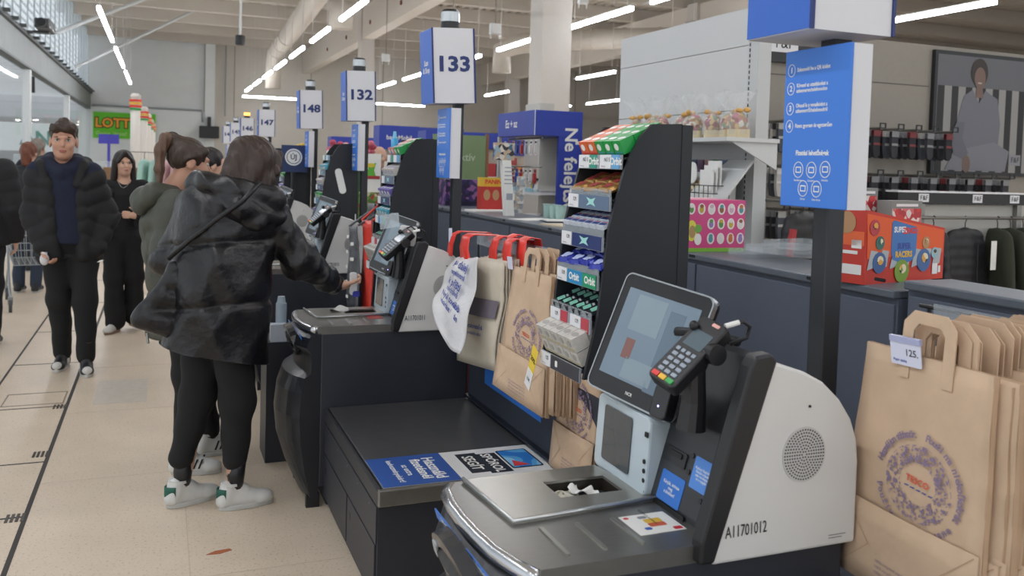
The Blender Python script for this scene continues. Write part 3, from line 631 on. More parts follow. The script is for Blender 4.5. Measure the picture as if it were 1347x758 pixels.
# ================================================================== SWEET RACKS AND BAGS
m_rack = M('rack_black','#1d2025',.5,noise=.05,nscale=6); m_tag = M('tag_white','#dcdde0',.5); m_clear = glass_mat('clear_plastic','#cfd9e0',.28,.08)
PX = [(1.108,.985),(1.146,1.155),(1.173,1.413),(1.215,1.574),(1.238,1.628),(1.265,1.675),(1.30,1.71)]
def xf(z):
    for (a,za),(b,zb) in zip(PX,PX[1:]):
        if za <= z <= zb: return a+(b-a)*(z-za)/(zb-za)
    return PX[0][0] if z < 1 else PX[-1][0]
SH = [1.578,1.458,1.343,1.233,1.108,.972]; TILT = .42
RW = .29                                              # width along the lane
def shelf_T(i, y0): z = SH[i]+.04; return frame((xf(SH[i]),y0+.01,z),(0,1,0),(math.cos(TILT),0,math.sin(TILT)))   # x: along lane, y: up the slope, z: down-normal
def make_rack(y0, label, tags=True):
    r = thing('sweet_rack', label, 'rack', (1.3,y0+RW/2,0), o=(1.3,RW/2,0))
    side = PX+[(1.40,1.715),(1.40,.985)]
    for a in (-.006,RW-.006): B().prism(side,a,a+.012,axis='y').build('side_panel', m_rack, r)
    B().box(1.40,1.435,-.008,RW+.008,.96,1.712).build('back_panel', m_rack, r); B().box(1.395,1.43,.1,.19,0,.96).build('stand', m_rack, r)
    inks = [['#2a8f7a','#5fa0d0'],['#5c708a'],['#23336a','#3a4f93'],['#2484b8','#1f8f66'],['#b8414f','#b8414f'],['#3b3d44']]
    for i,zb in enumerate(SH):
        x0 = xf(zb)+.002
        sb = B().prism([(x0,zb+.034),(1.40,zb+.034+(1.40-x0)*math.tan(TILT)*(.45 if i else .35)),(1.40,zb+.028+(1.40-x0)*math.tan(TILT)*(.45 if i else .35)),(x0,zb+.028)],.006,RW-.006,axis='y').build('shelf', m_rack, r)
        st = B().box(x0-.008,x0-.002,.008,RW-.012,zb,zb+.042).build('label_strip', M('strip_clear','#9aa0a8',.25), r)
        if i in (1,2,3,4): B().box(x0-.006,x0-.003,.008,RW-.012,zb+.04,zb+.062).build('tray_front', m_clear, r)
        n = 2 if i in (0,4) else 1
        for q in range(n):
            a = RW-.085-q*.14 if n==2 else RW-.085
            tg = B().box(x0-.0105,x0-.008,a,a+.068,zb+.002,zb+.042).build('price_label', m_tag, r)
            if tags: text('NÚ 5' if i==0 else ('129.' if i!=5 else '125'),.016,frame((x0-.011,a+.022,zb+.027),(0,-1,0),(0,0,1)),m_ink,tg); text('Orbit 56 g',.006,frame((x0-.011,a+.045,zb+.008),(0,-1,0),(0,0,1)),m_ink,tg,bold=0)
            ad = B().box(x0-.010,x0-.008,a-.05 if n==2 else .012,a-.004,zb+.002,zb+.042).build('advert', M('advert'+inks[i][q%len(inks[i])],inks[i][q%len(inks[i])],.4), r)
            if tags and i in (0,3): text('Orbit' ,.03,frame((x0-.0105,(a-.03) if n==2 else a-.05,zb+.022),(0,-1,0),(0,0,1)),m_pw,ad,bold=.03)
            if i == 3: B().box(x0-.0102,x0-.008,.012,.10,zb+.002,zb+.042).build('advert', M('advert#1f8f66','#1f8f66',.4), r); 
            if tags and i == 3: text('Orbit',.03,frame((x0-.0107,.052,zb+.022),(0,-1,0),(0,0,1)),m_pw,ad,bold=.03)
            if i in (1,2): B().prism([(-.03,-.012),(-.012,.0),(-.03,.014),(0,.008),(.03,.014),(.016,0),(.03,-.012),(0,-.006)],0,.0006,T=frame((x0-.0105,.12,zb+.022),(0,-1,0),(0,0,1))).build('mint_emblem', M('mint_ink','#9fd6d0',.5), ad)
            if i == 5: B().prism(rect_round(.016,.018,.003),0,.0006,T=frame((x0-.0105,.16,zb+.022),(0,-1,0),(0,0,1))).build('emblem', m_pw, ad)
    return r
RK = [2.19,4.68,6.84,9.16,11.45]
rl = ['tall black sweet rack with green cartons on top behind the nearest touch screen','black sweet rack with a blue bottle on top, below the bald man','black sweet rack with a white sticker on its side','slim black sweet rack with yellow packs on top','narrow black sweet rack by the round blue sign']
rack0 = make_rack(RK[0], rl[0])
rack1 = make_rack(RK[1], rl[1], False)
racks = [rack0, rack1]+[dup(rack1,(1.3,RK[i]+RW/2,0),rl[i]) for i in (2,3,4)]
B().prism(rect_round(.055,.20,.027,6),0,.002,T=frame((1.30,.0,1.42),(1,0,.25),(-.1,0,1))@Matrix.Translation((0,0,.0065+.001))).build('white_sticker', m_pw, racks[2], o=(1.3,RW/2,0))
# product shapes, in shelf coordinates (a along lane, b up the slope, c off the shelf)
def P_mesh(kind, mats):
    b = B()
    if kind[0] == 'carton':
        w,d,h = kind[1:]; b.box(-w/2,w/2,-d/2,d/2,0,h).mat(1).prism(ellipse(w*.24,h*.26,10),0,.0008,T=frame((w*.1,-d/2-.0002,h*.55),(1,0,0),(0,0,1))).prism(ellipse(w*.4,d*.2,10),h,h+.0008).mat(2).box(-w*.42,w*.42,-d/2-.0006,-d/2+.001,h*.06,h*.2)
    elif kind[0] == 'pillow':
        w,d,h = kind[1:]; n = 10
        def f(u,v,s): 
            e = (max(0,1-(2*u-1)**4)*max(0,1-(2*v-1)**6))**.5; return ((u-.5)*w*(1-.06*math.sin(v*9)),(v-.5)*d*(1+.03*math.sin(u*14)),h*.5+s*h*.5*e*(.9+.1*math.sin(u*17+v*11)))
        b.grid(lambda u,v: f(u,v,1),n,8); b.grid(lambda u,v: f(v,u,-1),8,n); b.mat(1).grid(lambda u,v: tuple(Vector(f(.25+.5*u,.2+.6*v,1))+Vector((0,0,.0012))),6,5)
        b.mat(0)
    else:
        w,d,h = kind[1:]; b.prism(rect_round(w,d,.004),0,h).mat(1).prism(rect_round(w*.9,d*.42,.002),h,h+.0008).mat(2).box(-w*.3,w*.3,d*.28,d*.4,h,h+.0009)
    return b.mesh(kind[0], mats)
def item(me, name, label, cat, group, Mx):
    o = bpy.data.objects.new(name, me); C.objects.link(o); o.matrix_world = Mx; o['label'] = label; o['category'] = cat; o['group'] = group; return o
def flipz(T): return T@Matrix.Diagonal((1,1,-1,1))
def fill(y0, i, me, name, label, cat, group, na, nb, pa, pb, lift=0, a0=None, jit=.0, layers=1, ph=.03, cols=None, rot=0):
    T = shelf_T(i,y0); T = frame(T.translation, (0,-1,0), (math.cos(TILT)*1,0,math.sin(TILT)))  # x toward near side, y up slope, z off the shelf
    T = Matrix(((0,math.cos(TILT),-math.sin(TILT),T.translation.x),(1,0,0,T.translation.y),(0,math.sin(TILT),math.cos(TILT),T.translation.z),(0,0,0,1)))
    st = (RW-.02-na*pa)/2+pa/2 if a0 is None else a0
    for l in range(layers):
        for p in range(na):
            for q in range(nb):
                m_ = (me if not cols else cols[p])
                mm,nm,lb,gp = m_ if isinstance(m_,tuple) else (m_,name,label,group)
                item(mm,nm,lb,cat,gp,T@Matrix.Translation((st+p*pa+random.uniform(-jit,jit),.006+pb/2+q*pb+random.uniform(-jit,jit),lift+l*ph))@Matrix.Rotation(rot+random.uniform(-jit*18,jit*18),4,'Z'))
g_ = M('ink_green','#1f9a47',.35); r_ = M('ink_red','#cf4038',.35); w_ = M('ink_white','#e4e4e2',.35); o_ = M('ink_orange','#d8683c',.35)
cg = P_mesh(('carton',.05,.046,.042),[g_,w_,M('ink_teal','#2a8c86',.4)]); cr = P_mesh(('carton',.05,.046,.042),[o_,w_,r_])
crp = P_mesh(('carton',.05,.046,.042),[M('ink_rose','#d98a86',.35),w_,r_])
G = (cg,'gum_carton','green gum carton with white emblem on the top shelf','green gum cartons on rack top'); R_c = (cr,'gum_carton','orange red gum carton on the top shelf','red gum cartons on rack top')
fill(RK[0],0,None,'','','carton','',5,3,.0535,.048,cols=[G,G,G,R_c,R_c])
pg = P_mesh(('pillow',.085,.045,.022),[M('foil_gold','#b58a4e',.3,.5,noise=.1),M('foil_red','#9c3b3a',.35)])
fill(RK[0],1,pg,'chocolate_bar','gold and red wrapped chocolate bar in the second shelf tray','bar','gold chocolate bars',3,3,.088,.04,jit=.006,lift=.004,layers=1)
pw = P_mesh(('pack',.04,.03,.012),[M('pack_white','#c3cbd6',.35),M('pack_navy','#3b4a86',.35),M('pack_rose','#c06a7a',.35)])
fill(RK[0],2,pw,'gum_pack','flat white and navy gum pack stacked in the third tray','pack','white and navy gum packs',6,5,.045,.033,layers=1,lift=.02)
pb = P_mesh(('pillow',.075,.05,.026),[M('foil_blue','#3440a8',.25,.2,noise=.1),M('foil_pale','#b9c4ea',.3)])
fill(RK[0],3,pb,'candy_bag','shiny blue candy bag lying in the fourth tray','bag','blue candy bags',4,3,.07,.05,jit=.008,lift=.006)
pm = P_mesh(('pack',.032,.06,.012),[M('pack_black','#22262b',.35),M('pack_mint','#86c9b3',.35),M('pack_silver','#aab2b4',.3)])
fill(RK[0],4,pm,'mint_pack','mint green and black gum pack in the fifth tray','pack','mint gum packs',6,3,.044,.05,jit=.003,lift=.006,rot=.35)
pc = P_mesh(('carton',.047,.05,.043),[M('carton_white','#c9c6bf',.4,noise=.06,nscale=90),M('carton_grey','#a5a39e',.4),M('carton_cream','#b9ac84',.4)])
fill(RK[0],5,pc,'small_carton','small off white carton stacked on the lowest rack shelf','carton','white cartons on lowest shelf',5,3,.051,.052,layers=2,ph=.045,lift=.0)
T = frame((1.085,2.50,.95),(0,-1,-.45),(0,-.45,1))
tg = solo(B().box(-.022,.022,-.075,.075,0,.001,T=T),'discount_tag',M('tag_yellow','#e3c544',.5),'long yellow and white discount tag hanging from lowest shelf','tag',(1.085,2.5,.95))
B().box(-.022,.022,-.075,-.01,.001,.0016,T=T).build('white_half',m_tag,tg); text('20%',.022,T@Matrix.Translation((0,.03,.0018)),m_ink,tg); text('129.',.016,T@Matrix.Translation((0,-.045,.0022)),m_ink,tg)
# second rack
cw = P_mesh(('carton',.06,.05,.04),[M('carton_white'),M('ink_lilac','#a59ac0',.4),M('carton_cream')]); cpu = P_mesh(('carton',.06,.05,.04),[M('ink_violet','#6a5fb0',.4),w_,M('ink_lilac')]); ct = P_mesh(('carton',.06,.05,.035),[M('ink_aqua','#4aa7bd',.4),w_,M('ink_navy','#2a4f8a',.4)])
fill(RK[1],0,None,'','','carton','',4,3,.066,.05,cols=[(cg,'gum_carton','green gum carton next to the blue bottle','green cartons on second rack')]*2+[(crp,'gum_carton','rose gum carton behind the blue bottle','rose cartons on second rack')]*2)
fill(RK[1],1,cw,'sweet_carton','white sweet carton on the second rack below blue bottle','carton','white cartons on second rack',4,3,.066,.054,lift=.004)
fill(RK[1],2,cpu,'sweet_carton','violet sweet carton on the second rack','carton','violet cartons on second rack',4,3,.066,.054,lift=.004)
fill(RK[1],3,ct,'sweet_carton','aqua sweet carton on the second rack','carton','aqua cartons on second rack',4,3,.066,.054,lift=.004)
fill(RK[1],4,pm,'mint_pack','mint gum pack on the second rack','pack','mint packs on second rack',5,3,.05,.055,lift=.006)
fill(RK[1],5,pc,'small_carton','small off white carton on the second rack','carton','white cartons low on second rack',5,2,.051,.052,layers=2,ph=.045)
t = thing('spray_bottle','small light blue bottle on top of the second sweet rack','bottle',(1.235,RK[1]+.22,1.625),o=(0,0,0)); B().cyl((0,0,0),(0,0,.09),.02,.02).build('body',M('bottle_blue','#3d9fd0',.3),t,smooth=True); B().cyl((0,0,.09),(0,0,.13),.012,.008).build('cap',M('cap_blue','#7cc4e0',.3),t)
for ri,(mm,nm,lb) in ((2,(cg,'sweet_carton','small green carton on the rack with the white sticker')),(3,(ct,'sweet_carton','small aqua carton on the slim third rack'))):
    for i in (1,2,3,4): fill(RK[ri],i,[cw,cg,cpu,ct][(i+ri)%4],'sweet_carton','boxed sweets on the '+('stickered' if ri==2 else 'slim far')+' black rack','carton','boxed sweets on far racks',4,2,.066,.054,lift=.004)
yl = P_mesh(('pillow',.09,.12,.03),[M('foil_yellow','#d9b743',.35,noise=.08),w_])
for q in range(3): item(yl,'crisp_packet','yellow crisp packet lying on top of the slim rack','packet','yellow packets on rack top',Matrix.Translation((1.27+.05*q,RK[3]+.05+.09*q,1.69+.012*q))@Matrix.Rotation(-.5,4,'Y'))
# round blue emblem board near the far racks
t = thing('round_sign','round white emblem on a dark blue board above far rack','sign',(1.22,9.02,0),o=(0,0,0)); B().box(-.1,.16,0,.01,1.45,1.72).build('board',M('board_navy','#24365f',.5),t); B().prism(ellipse(.085,.085,24),0,.004,T=frame((.02,0,1.6),(1,0,0),(0,0,1))).build('disc',m_pw,t); B().ring(ellipse(.07,.07,24),ellipse(.063,.063,24),0,.006,T=frame((.02,0,1.6),(1,0,0),(0,0,1))).build('disc_ring',M('board_navy'),t); text('ÚJ',.07,frame((.02,-.006,1.6),(1,0,0),(0,0,1)),m_ink,t,bold=.02); B().cyl((0.02,.02,0),(0.02,.02,1.46),.02).build('post',m_rack,t)
# ---------------------------------------------------------------- paper bags
m_kraft = M('kraft_paper','#c6ab90',.8,noise=.06,nscale=14,bump=.08,bscale=30); m_kraft2 = M('kraft_dark','#b3967a',.85,noise=.06,nscale=14); m_vio = M('ink_purple','#84738c',.7); m_red = M('ink_tomato','#d2593c',.7); m_blu = M('ink_royal','#35479c',.6)
def quad_map(TL,TR,BR,BL,w,h,belly=0):
    TL,TR,BR,BL = map(Vector,(TL,TR,BR,BL)); nn = (TR-TL).cross(TL-BL).normalized()
    def f(p):
        s,t = p[0]/w, p[1]/h; q = (BL*(1-s)+BR*s)*(1-t)+(TL*(1-s)+TR*s)*t
        return q+nn*(p[2]+belly*math.sin(math.pi*min(max(s,0),1))*math.sin(math.pi*min(max(t,0),1)*.9+.2))
    return f
def addtext(b, s, size, x, y, z, fmap, ang=0, bold=.01, sx=1):
    me = text_mesh(s,bold); R2 = Matrix.Rotation(ang,2); k = []
    for v in me.vertices:
        q = R2@Vector((v.co.x*size*sx,v.co.y*size)); k.append(fmap((x+q.x,y+q.y,z+v.co.z*size*.02)))
    b.add(k,[tuple(p.vertices) for p in me.polygons])
def warp(b, fmap): b.v = [tuple(fmap(v)) for v in b.v]; return b
def paper_bag(label, corners, printed=True, group=None, handle=True, w=.32, h=.5, belly=.006):
    fm = quad_map(*corners,w,h,belly); c = Vector(corners[2])*.5+Vector(corners[3])*.5
    t = thing('paper_bag',label,'bag',tuple(c),group=group)
    def sheet(z): return lambda u,v: fm((u*w,v*h,z+.0025*math.sin(v*13+u*4)))
    B().grid(sheet(.0),10,14,.003).build('front_sheet',m_kraft,t,smooth=True); B().grid(sheet(-.012),6,8,.003).build('back_sheet',m_kraft2,t,smooth=True)
    for x in (.0,w): warp(B().box(x-.001,x+.001,.0,h,-.012,.0),fm).build('side_gusset',m_kraft2,t)
    B().grid(lambda u,v: fm((u*w,v*.17,.011+.002*math.sin(u*3.1))),8,4,.003).build('bottom_flap',m_kraft,t,smooth=True)
    b = B()
    for (x0,y0,x1,y1) in ((.005,.165,.085,.085),(.315,.165,.235,.085),(.085,.085,.005,.0),(.235,.085,.315,.0)):
        d = Vector((x1-x0,y1-y0,0)); n2 = Vector((-d.y,d.x,0)).normalized()*.0008
        b.add([fm((x0-n2.x,y0-n2.y,.0155)),fm((x0+n2.x,y0+n2.y,.0155)),fm((x1+n2.x,y1+n2.y,.0155)),fm((x1-n2.x,y1-n2.y,.0155))],[(0,1,2,3)])
    b.build('crease',m_kraft2,t)['kind'] = 'stuff'
    if handle:
        hb = B().prism([(.10,h-.05),(.10,h+.065),(.125,h+.09),(.21,h+.09),(.235,h+.065),(.235,h-.05),(.208,h-.05),(.208,h+.05),(.195,h+.065),(.14,h+.065),(.127,h+.05),(.127,h-.05)],.004,.0065); warp(hb,fm).build('handle',m_kraft,t)
    if printed:
        cx,cy = w*.56,.25; b = B(); rnd = random.Random(3)
        for k in range(300):
            a = rnd.uniform(0,6.283); r = rnd.uniform(.042,.075); x,y = cx+r*math.cos(a),cy+r*math.sin(a); q = rnd.uniform(.0016,.0046); kind = k%3
            P_ = ellipse(q,q*rnd.uniform(.4,1),8) if kind else [(q*(1 if j%2 else .45)*math.cos(j*.628),q*(1 if j%2 else .45)*math.sin(j*.628)) for j in range(10)]
            R2 = Matrix.Rotation(rnd.uniform(0,3),2); P_ = [tuple(R2@Vector(p)) for p in P_]
            b.add([fm((x+p[0],y+p[1],.0062)) for p in P_],[tuple(range(len(P_)))])
        for rr in (.042,.075):
            for k in range(26):
                a = k*.2417; b.add([fm((cx+rr*math.cos(a+d),cy+rr*math.sin(a+d),.0062)) if i<2 else fm((cx+(rr+.0012)*math.cos(a+d),cy+(rr+.0012)*math.sin(a+d),.0062)) for i,d in ((0,0),(1,.14),(2,.14),(3,0))],[(0,1,2,3)])
        o = b.build('wreath_print',m_vio,t); o['kind'] = 'stuff'
        b = B()
        for s,a0,a1,sg in (('Használjon többször.',2.9,1.72,1),('Použi ma niekoľkokrát',1.42,-.4,1),('Používaj opakovane',3.5,5.6,-1)):
            for i,ch in enumerate(s):
                if ch == ' ': continue
                a = a0+(a1-a0)*i/(len(s)-1); addtext(b,ch,.02,cx+.096*math.cos(a),cy+.096*math.sin(a),.0063,fm,a-math.pi/2 if sg>0 else a+math.pi/2,.03)
        b.build('circle_lettering',m_vio,t)['kind'] = 'stuff'
        b = B(); addtext(b,'TESCO',.0175,cx,cy+.004,.0064,fm,-.06,.03); b.build('centre_lettering',m_red,t)
        b = B()
        for k in range(5): x = cx-.03+k*.014; b.add([fm((x,cy-.013-.06*(x-cx),.0064)),fm((x+.01,cy-.013-.06*(x-cx),.0064)),fm((x+.012,cy-.0105-.06*(x-cx),.0064)),fm((x+.002,cy-.0105-.06*(x-cx),.0064))],[(0,1,2,3)])
        b.build('dash_underline',m_blu,t)
        b = B()
        for k in range(4): addtext(b,'100% recycled paper bag  12 kg',.0085,w*.5,.06-.012*k,.0165,fm,0,.0)
        b.build('small_print',m_vio,t)
    return t
def bag_stack(corners, n, dx, group, label, rnd=1):
    base = paper_bag(label, corners, False, group); rr = random.Random(rnd); out = [base]
    for k in range(1,n):
        c = copy_tree(base); c.location = base.location+Vector((dx*k,rr.uniform(-.008,.004)-.0015*k,rr.uniform(-.012,.012))); c.rotation_euler = (rr.uniform(-.01,.01),rr.uniform(-.02,.02),rr.uniform(-.02,.02)); out.append(c)
    return out
paper_bag('large brown paper bag with purple wreath print hanging by a 125 price tag',[(1.432,1.467,1.222),(1.432,1.155,1.217),(1.405,1.14,.715),(1.41,1.504,.722)])
bag_stack([(1.455,1.462,1.205),(1.455,1.135,1.2),(1.44,1.125,.70),(1.44,1.48,.715)],24,.0105,'brown bags stacked behind the big brown bag','plain brown paper bag in the stack behind big printed bag')
paper_bag('brown paper bag with purple wreath print hanging next to lowest sweet shelf',[(1.30,3.20,1.185),(1.30,2.84,1.188),(1.275,2.80,.69),(1.20,3.11,.74)])
bag_stack([(1.318,3.17,1.178),(1.318,2.80,1.18),(1.305,2.775,.70),(1.235,3.08,.73)],9,.0125,'brown bags stacked beside the sweet rack','plain brown paper bag in the stack beside sweet rack',2)
paper_bag('brown printed paper bag hanging low under the sweet rack behind scanner tower',[(1.40,2.92,.97),(1.40,2.60,.97),(1.375,2.62,.475),(1.37,2.94,.47)],belly=.004,handle=False)
def bag_rail(label,x,y0,y1,z,xw,ztop):
    t = thing('bag_rail',label,'rail',(xw,(y0+y1)/2,ztop),group=None)
    B().tube([(xw,y0,ztop),(xw,y0,z),(x,y0,z),(x,y1,z),(xw,y1,z),(xw,y1,ztop)],.005).build('wire',m_blk,t)
    B().box(x-.012,x-.008,y0+.05,y1-.05,z-.05,z+.012).build('clear_strip',m_clear,t)
    return t
bag_rail('black wire bag rail with clear strip holding the big brown bags',1.72,1.0,1.6,1.27,1.75,0)
bag_rail('black wire bag rail holding white and brown shopping bags',1.44,2.75,4.05,1.245,1.455,0)
T = frame((1.417,1.348,1.223),(0,-1,0.03),(-.12,.05,1))
tg = solo(B().prism(rect_round(.078,.055,.003),0,.002,T=T),'price_tag',M('tag_lilac','#d5d8ea',.4),'white 125 price tag clipped in front of the big brown bag','tag',(1.417,1.348,1.223))
B().box(-.039,.039,.02,.032,-.004,.004,T=T).build('clip',M('clip_lilac','#a9aed0',.3),tg); text('125.',.02,T@Matrix.Translation((.016,0,.0025)),m_ink,tg); text('Papír táska',.008,T@Matrix.Translation((-.015,-.018,.0025)),M('ink_royal'),tg)
T = frame((1.29,3.215,1.195),(0,-1,0.03),(-.12,.05,1))
solo(B().prism(rect_round(.05,.05,.003),0,.002,T=T),'price_tag',M('tag_lilac'),'small pale price tag clipped between cream bags and brown bag','tag',(1.29,3.215,1.195))
# ---------------------------------------------------------------- plastic bags
m_poly_w = M('bag_film_white','#d4d4d6',.4,bump=.35,bscale=14); m_cream = M('bag_cream','#c9c0ae',.6,noise=.05,bump=.12,bscale=14); m_rh = M('handle_red','#d8352a',.35,noise=.08)
def strap(x, ya, yb, yc, yd, z0, z1):
    """broad plastic strap rising from the bag edge and folding back over the rail"""
    path = [(x,z0,0),(x-.006,z0+(z1-z0)*.5,.55),(x+.004,z1-.012,.9),(x+.03,z1,1),(1.44,z1-.006,1),(1.452,z1-.05,1)]
    def f(u,v):
        q = v*(len(path)-1); i = min(int(q),len(path)-2); w = q-i; a,b = path[i],path[i+1]
        px,pz,t = [a[j]*(1-w)+b[j]*w for j in range(3)]; y0,y1 = ya+(yc-ya)*t, yb+(yd-yb)*t
        return (px+.005*math.sin(u*7+v*3), y0+(y1-y0)*u, pz)
    return B().grid(f,5,15,.0025)
fm = quad_map((1.28,3.925,1.145),(1.25,3.45,1.185),(1.15,3.39,.80),(1.12,3.70,.935),.42,.45,.015)
t = thing('plastic_bag','white plastic bag with blue lettering and red handles, flaring outward','bag',(1.15,3.5,.8))
B().grid(lambda u,v: fm((u*.42,v*.45-.13*(1-v)*(math.sin(u*3.14)*.4),.006*math.sin(u*9+v*5)+.008*math.sin(v*11-u*3))),22,22,.002).build('film',m_poly_w,t,smooth=True)
for q in ((3.95,3.88,3.90,3.84),(3.75,3.62,3.76,3.66)): strap(1.262,*q,1.15,1.268).build('handle',m_rh,t,smooth=True)
b = B()
for s,y,sz in (('Aj ďalej',.385,.062),('recyklovaná',.33,.042),('k příští',.27,.06),('návštěvě',.225,.042),('Nyúl tovább',.175,.05),('vásárlást kíván',.125,.042)): addtext(b,s,sz,.23,y,.014,fm,-.05,.02)
b.build('lettering',m_blu,t)
T = frame((1.26,3.9,1.245),(0,-1,.1),(0,0,1)); solo(B().prism(rect_round(.05,.07,.004),0,.001,T=T),'price_tag',M('tag_lilac'),'small white price tag on the red bag handle','tag',(1.26,3.9,1.245))
for k in range(9):
    o = .013*k
    fm = quad_map((1.30+o,3.66-.01*k,1.165+.004*k),(1.30+o,3.29,1.185+.003*k),(1.285+o,3.33,.735),(1.275+o,3.80-.012*k,.68+.006*k),.36,.45,.012)
    t = thing('cotton_bag','folded cream shopping bag with dark blue print' if k==0 else 'folded cream shopping bag in the stack behind printed one','bag',(1.3+o,3.5,.7),group=None if k==0 else 'stacked cream bags')
    B().grid(lambda u,v: fm((u*.36,v*.45,.01*math.sin(v*6.5)*(1 if v<.75 else .3)+(.03*max(0,v-.8)))),8,12,.004).build('cloth',m_cream,t,smooth=True)
    if k == 0:
        B().grid(lambda u,v: fm((.02+u*.32,.215+v*.075,.013+.01*math.sin((.215+v*.075)/.45*6.5))),6,3,.001).build('print_band',M('print_plum','#6d6570',.7),t)
        b = B(); addtext(b,'opakovateľná',.028,.18,.17,.018,fm,0,.02); addtext(b,'použiteľná taška',.02,.18,.14,.018,fm,0,.01); b.build('lettering',m_blu,t)
        B().grid(lambda u,v: fm((.01+u*.012,.1+v*.2,.018)),2,4,.001).build('red_thread',M('thread_red','#b5543a',.7),t)
    if k in (2,5): 
        for q in ((3.60,3.50,3.57,3.50),(3.42,3.31,3.44,3.36)): strap(1.30+o,*[y_-.02*k for y_ in q],1.16,1.27+.004*k).build('handle',m_rh,t,smooth=True)
# grey and red bags at the next lane
for i,(cs,lb,mc) in enumerate((([(1.19,5.92,1.135),(1.19,5.62,1.165),(1.19,5.54,.625),(1.19,5.92,.585)],'dark grey shopping bag with white line drawing in front of red bag','#55585c'),([(1.24,5.75,1.19),(1.24,5.42,1.21),(1.24,5.40,.62),(1.24,5.66,.585)],'red plastic bag hanging beside dark grey printed bag','#d43a2c'))):
    fm = quad_map(*cs,.36,.55,.012); t = thing('shopping_bag',lb,'bag',tuple(Vector(cs[2])),group=None)
    B().grid(lambda u,v: fm((u*.36,v*.55,.008*math.sin(u*8+v*6))),8,12,.003).build('film',M('bagfilm'+mc,mc,.4,noise=.08),t,smooth=True)
    zt = cs[0][2]
    for q in (cs[0],cs[1]): B().tube([q,((q[0]+1.44)/2,q[1]*.8+.2*(cs[0][1]+cs[1][1])/2,zt+.1),(1.44,(cs[0][1]+cs[1][1])/2,1.246)],.008).build('handle',M('bagfilm'+mc),t)
    if i == 0:
        b = B()
        for k in range(9): x,y = .1+.17*(k%2),.08+.05*k; b.add([fm((x+p[0],y+p[1],.02)) for p in rect_round(.09,.022,.004)],[tuple(range(20))])
        b.build('line_drawing',m_pw,t)
for k in range(5):
    fm = quad_map((1.34+.012*k,6.02-.09*k,1.29),(1.34+.012*k,5.8-.09*k,1.3),(1.33+.012*k,5.8-.09*k,1.0),(1.33+.012*k,6.02-.09*k,1.0),.3,.3)
    t = solo(B().grid(lambda u,v: fm((u*.3,v*.3,.006*math.sin(u*7))),6,6,.004),'folded_bag',M('bagfilm'+('#4b4e52' if k<4 else '#d43a2c'),('#4b4e52' if k<4 else '#d43a2c'),.45,noise=.08),('folded dark grey bag standing in the bag row' if k<4 else 'folded red bag at the end of the grey bag row'),'bag',(1.34,5.9-.09*k,1.0),group='folded bags row' if k<4 else None,smooth=True)
bag_rail('black wire bag rail holding grey and red bags',1.44,5.2,6.05,1.24,1.455,0)
solo(B().prism([(-.03,-.2),(.09,-.2),(.05,.17),(.03,.17)],0,.004,T=frame((1.405,6.78,1.0),(0,-1,0),(0,0,1))),'paper_card',m_pw,'white paper card standing on the stickered rack side','card',(1.405,6.78,.8))
# ---------------------------------------------------------------- little things on the checkouts
lf = solo(B().box(.922,1.032,1.535,1.632,.8302,.8312),'leaflet',m_pw,'white leaflet with red corner emblems on the nearest steel top','leaflet',(.977,1.584,.83))
for (x,y,w,h,c) in ((.934,1.62,.012,.01,'#c93a3a'),(1.018,1.547,.02,.014,'#c9252f'),(.985,1.595,.04,.02,'#d9b23a'),(.985,1.575,.04,.018,'#c65c3a'),(.97,1.615,.02,.012,'#8a9096'),(.955,1.56,.016,.012,'#3a5fb0')): B().prism(rect_round(w,h,.004,cx=x,cy=y),.8312,.8316).build('print',M('print'+c,c,.5),lf)
text('Gyűjtsd a pontokat!',.01,frame((.985,1.615,.8317),(0,-1,0),(1,0,0)),m_ink,lf,bold=0)
def crumple(name,label,c,r,seed,m,rows=False):
    rr = random.Random(seed); a,b2,c2 = rr.uniform(3,6),rr.uniform(3,6),rr.uniform(0,6)
    return solo(B().grid(lambda u,v: (c[0]+(u-.5)*r,c[1]+(v-.5)*r*.8,c[2]+.012+.010*math.sin(a*u+c2)*math.cos(b2*v)+.006*math.sin(9*u*v+c2)),10,10,.001),name,m,label,'receipt',c)
crumple('receipt','crumpled printed receipt lying in the scale well',(.89,1.82,.80),.08,1,print_mat('receipt_print',['#d8d4c4','#cfcaba','#8f8a74','#d9d6cc'],160,.6))
crumple('receipt','folded white receipt in the well against its dark side',(.935,1.825,.805),.06,2,m_pw)
crumple('receipt','crumpled white receipt lying on the A11701011 kiosk top',(.83,4.33,.83),.09,4,m_pw)
pg_ = solo(B().box(.93,1.0,4.1,4.2,.8302,.8316),'leaflet',M('leaf_red','#b04a44',.5),'small red leaflet on the A11701011 kiosk top','leaflet',(.965,4.15,.83))
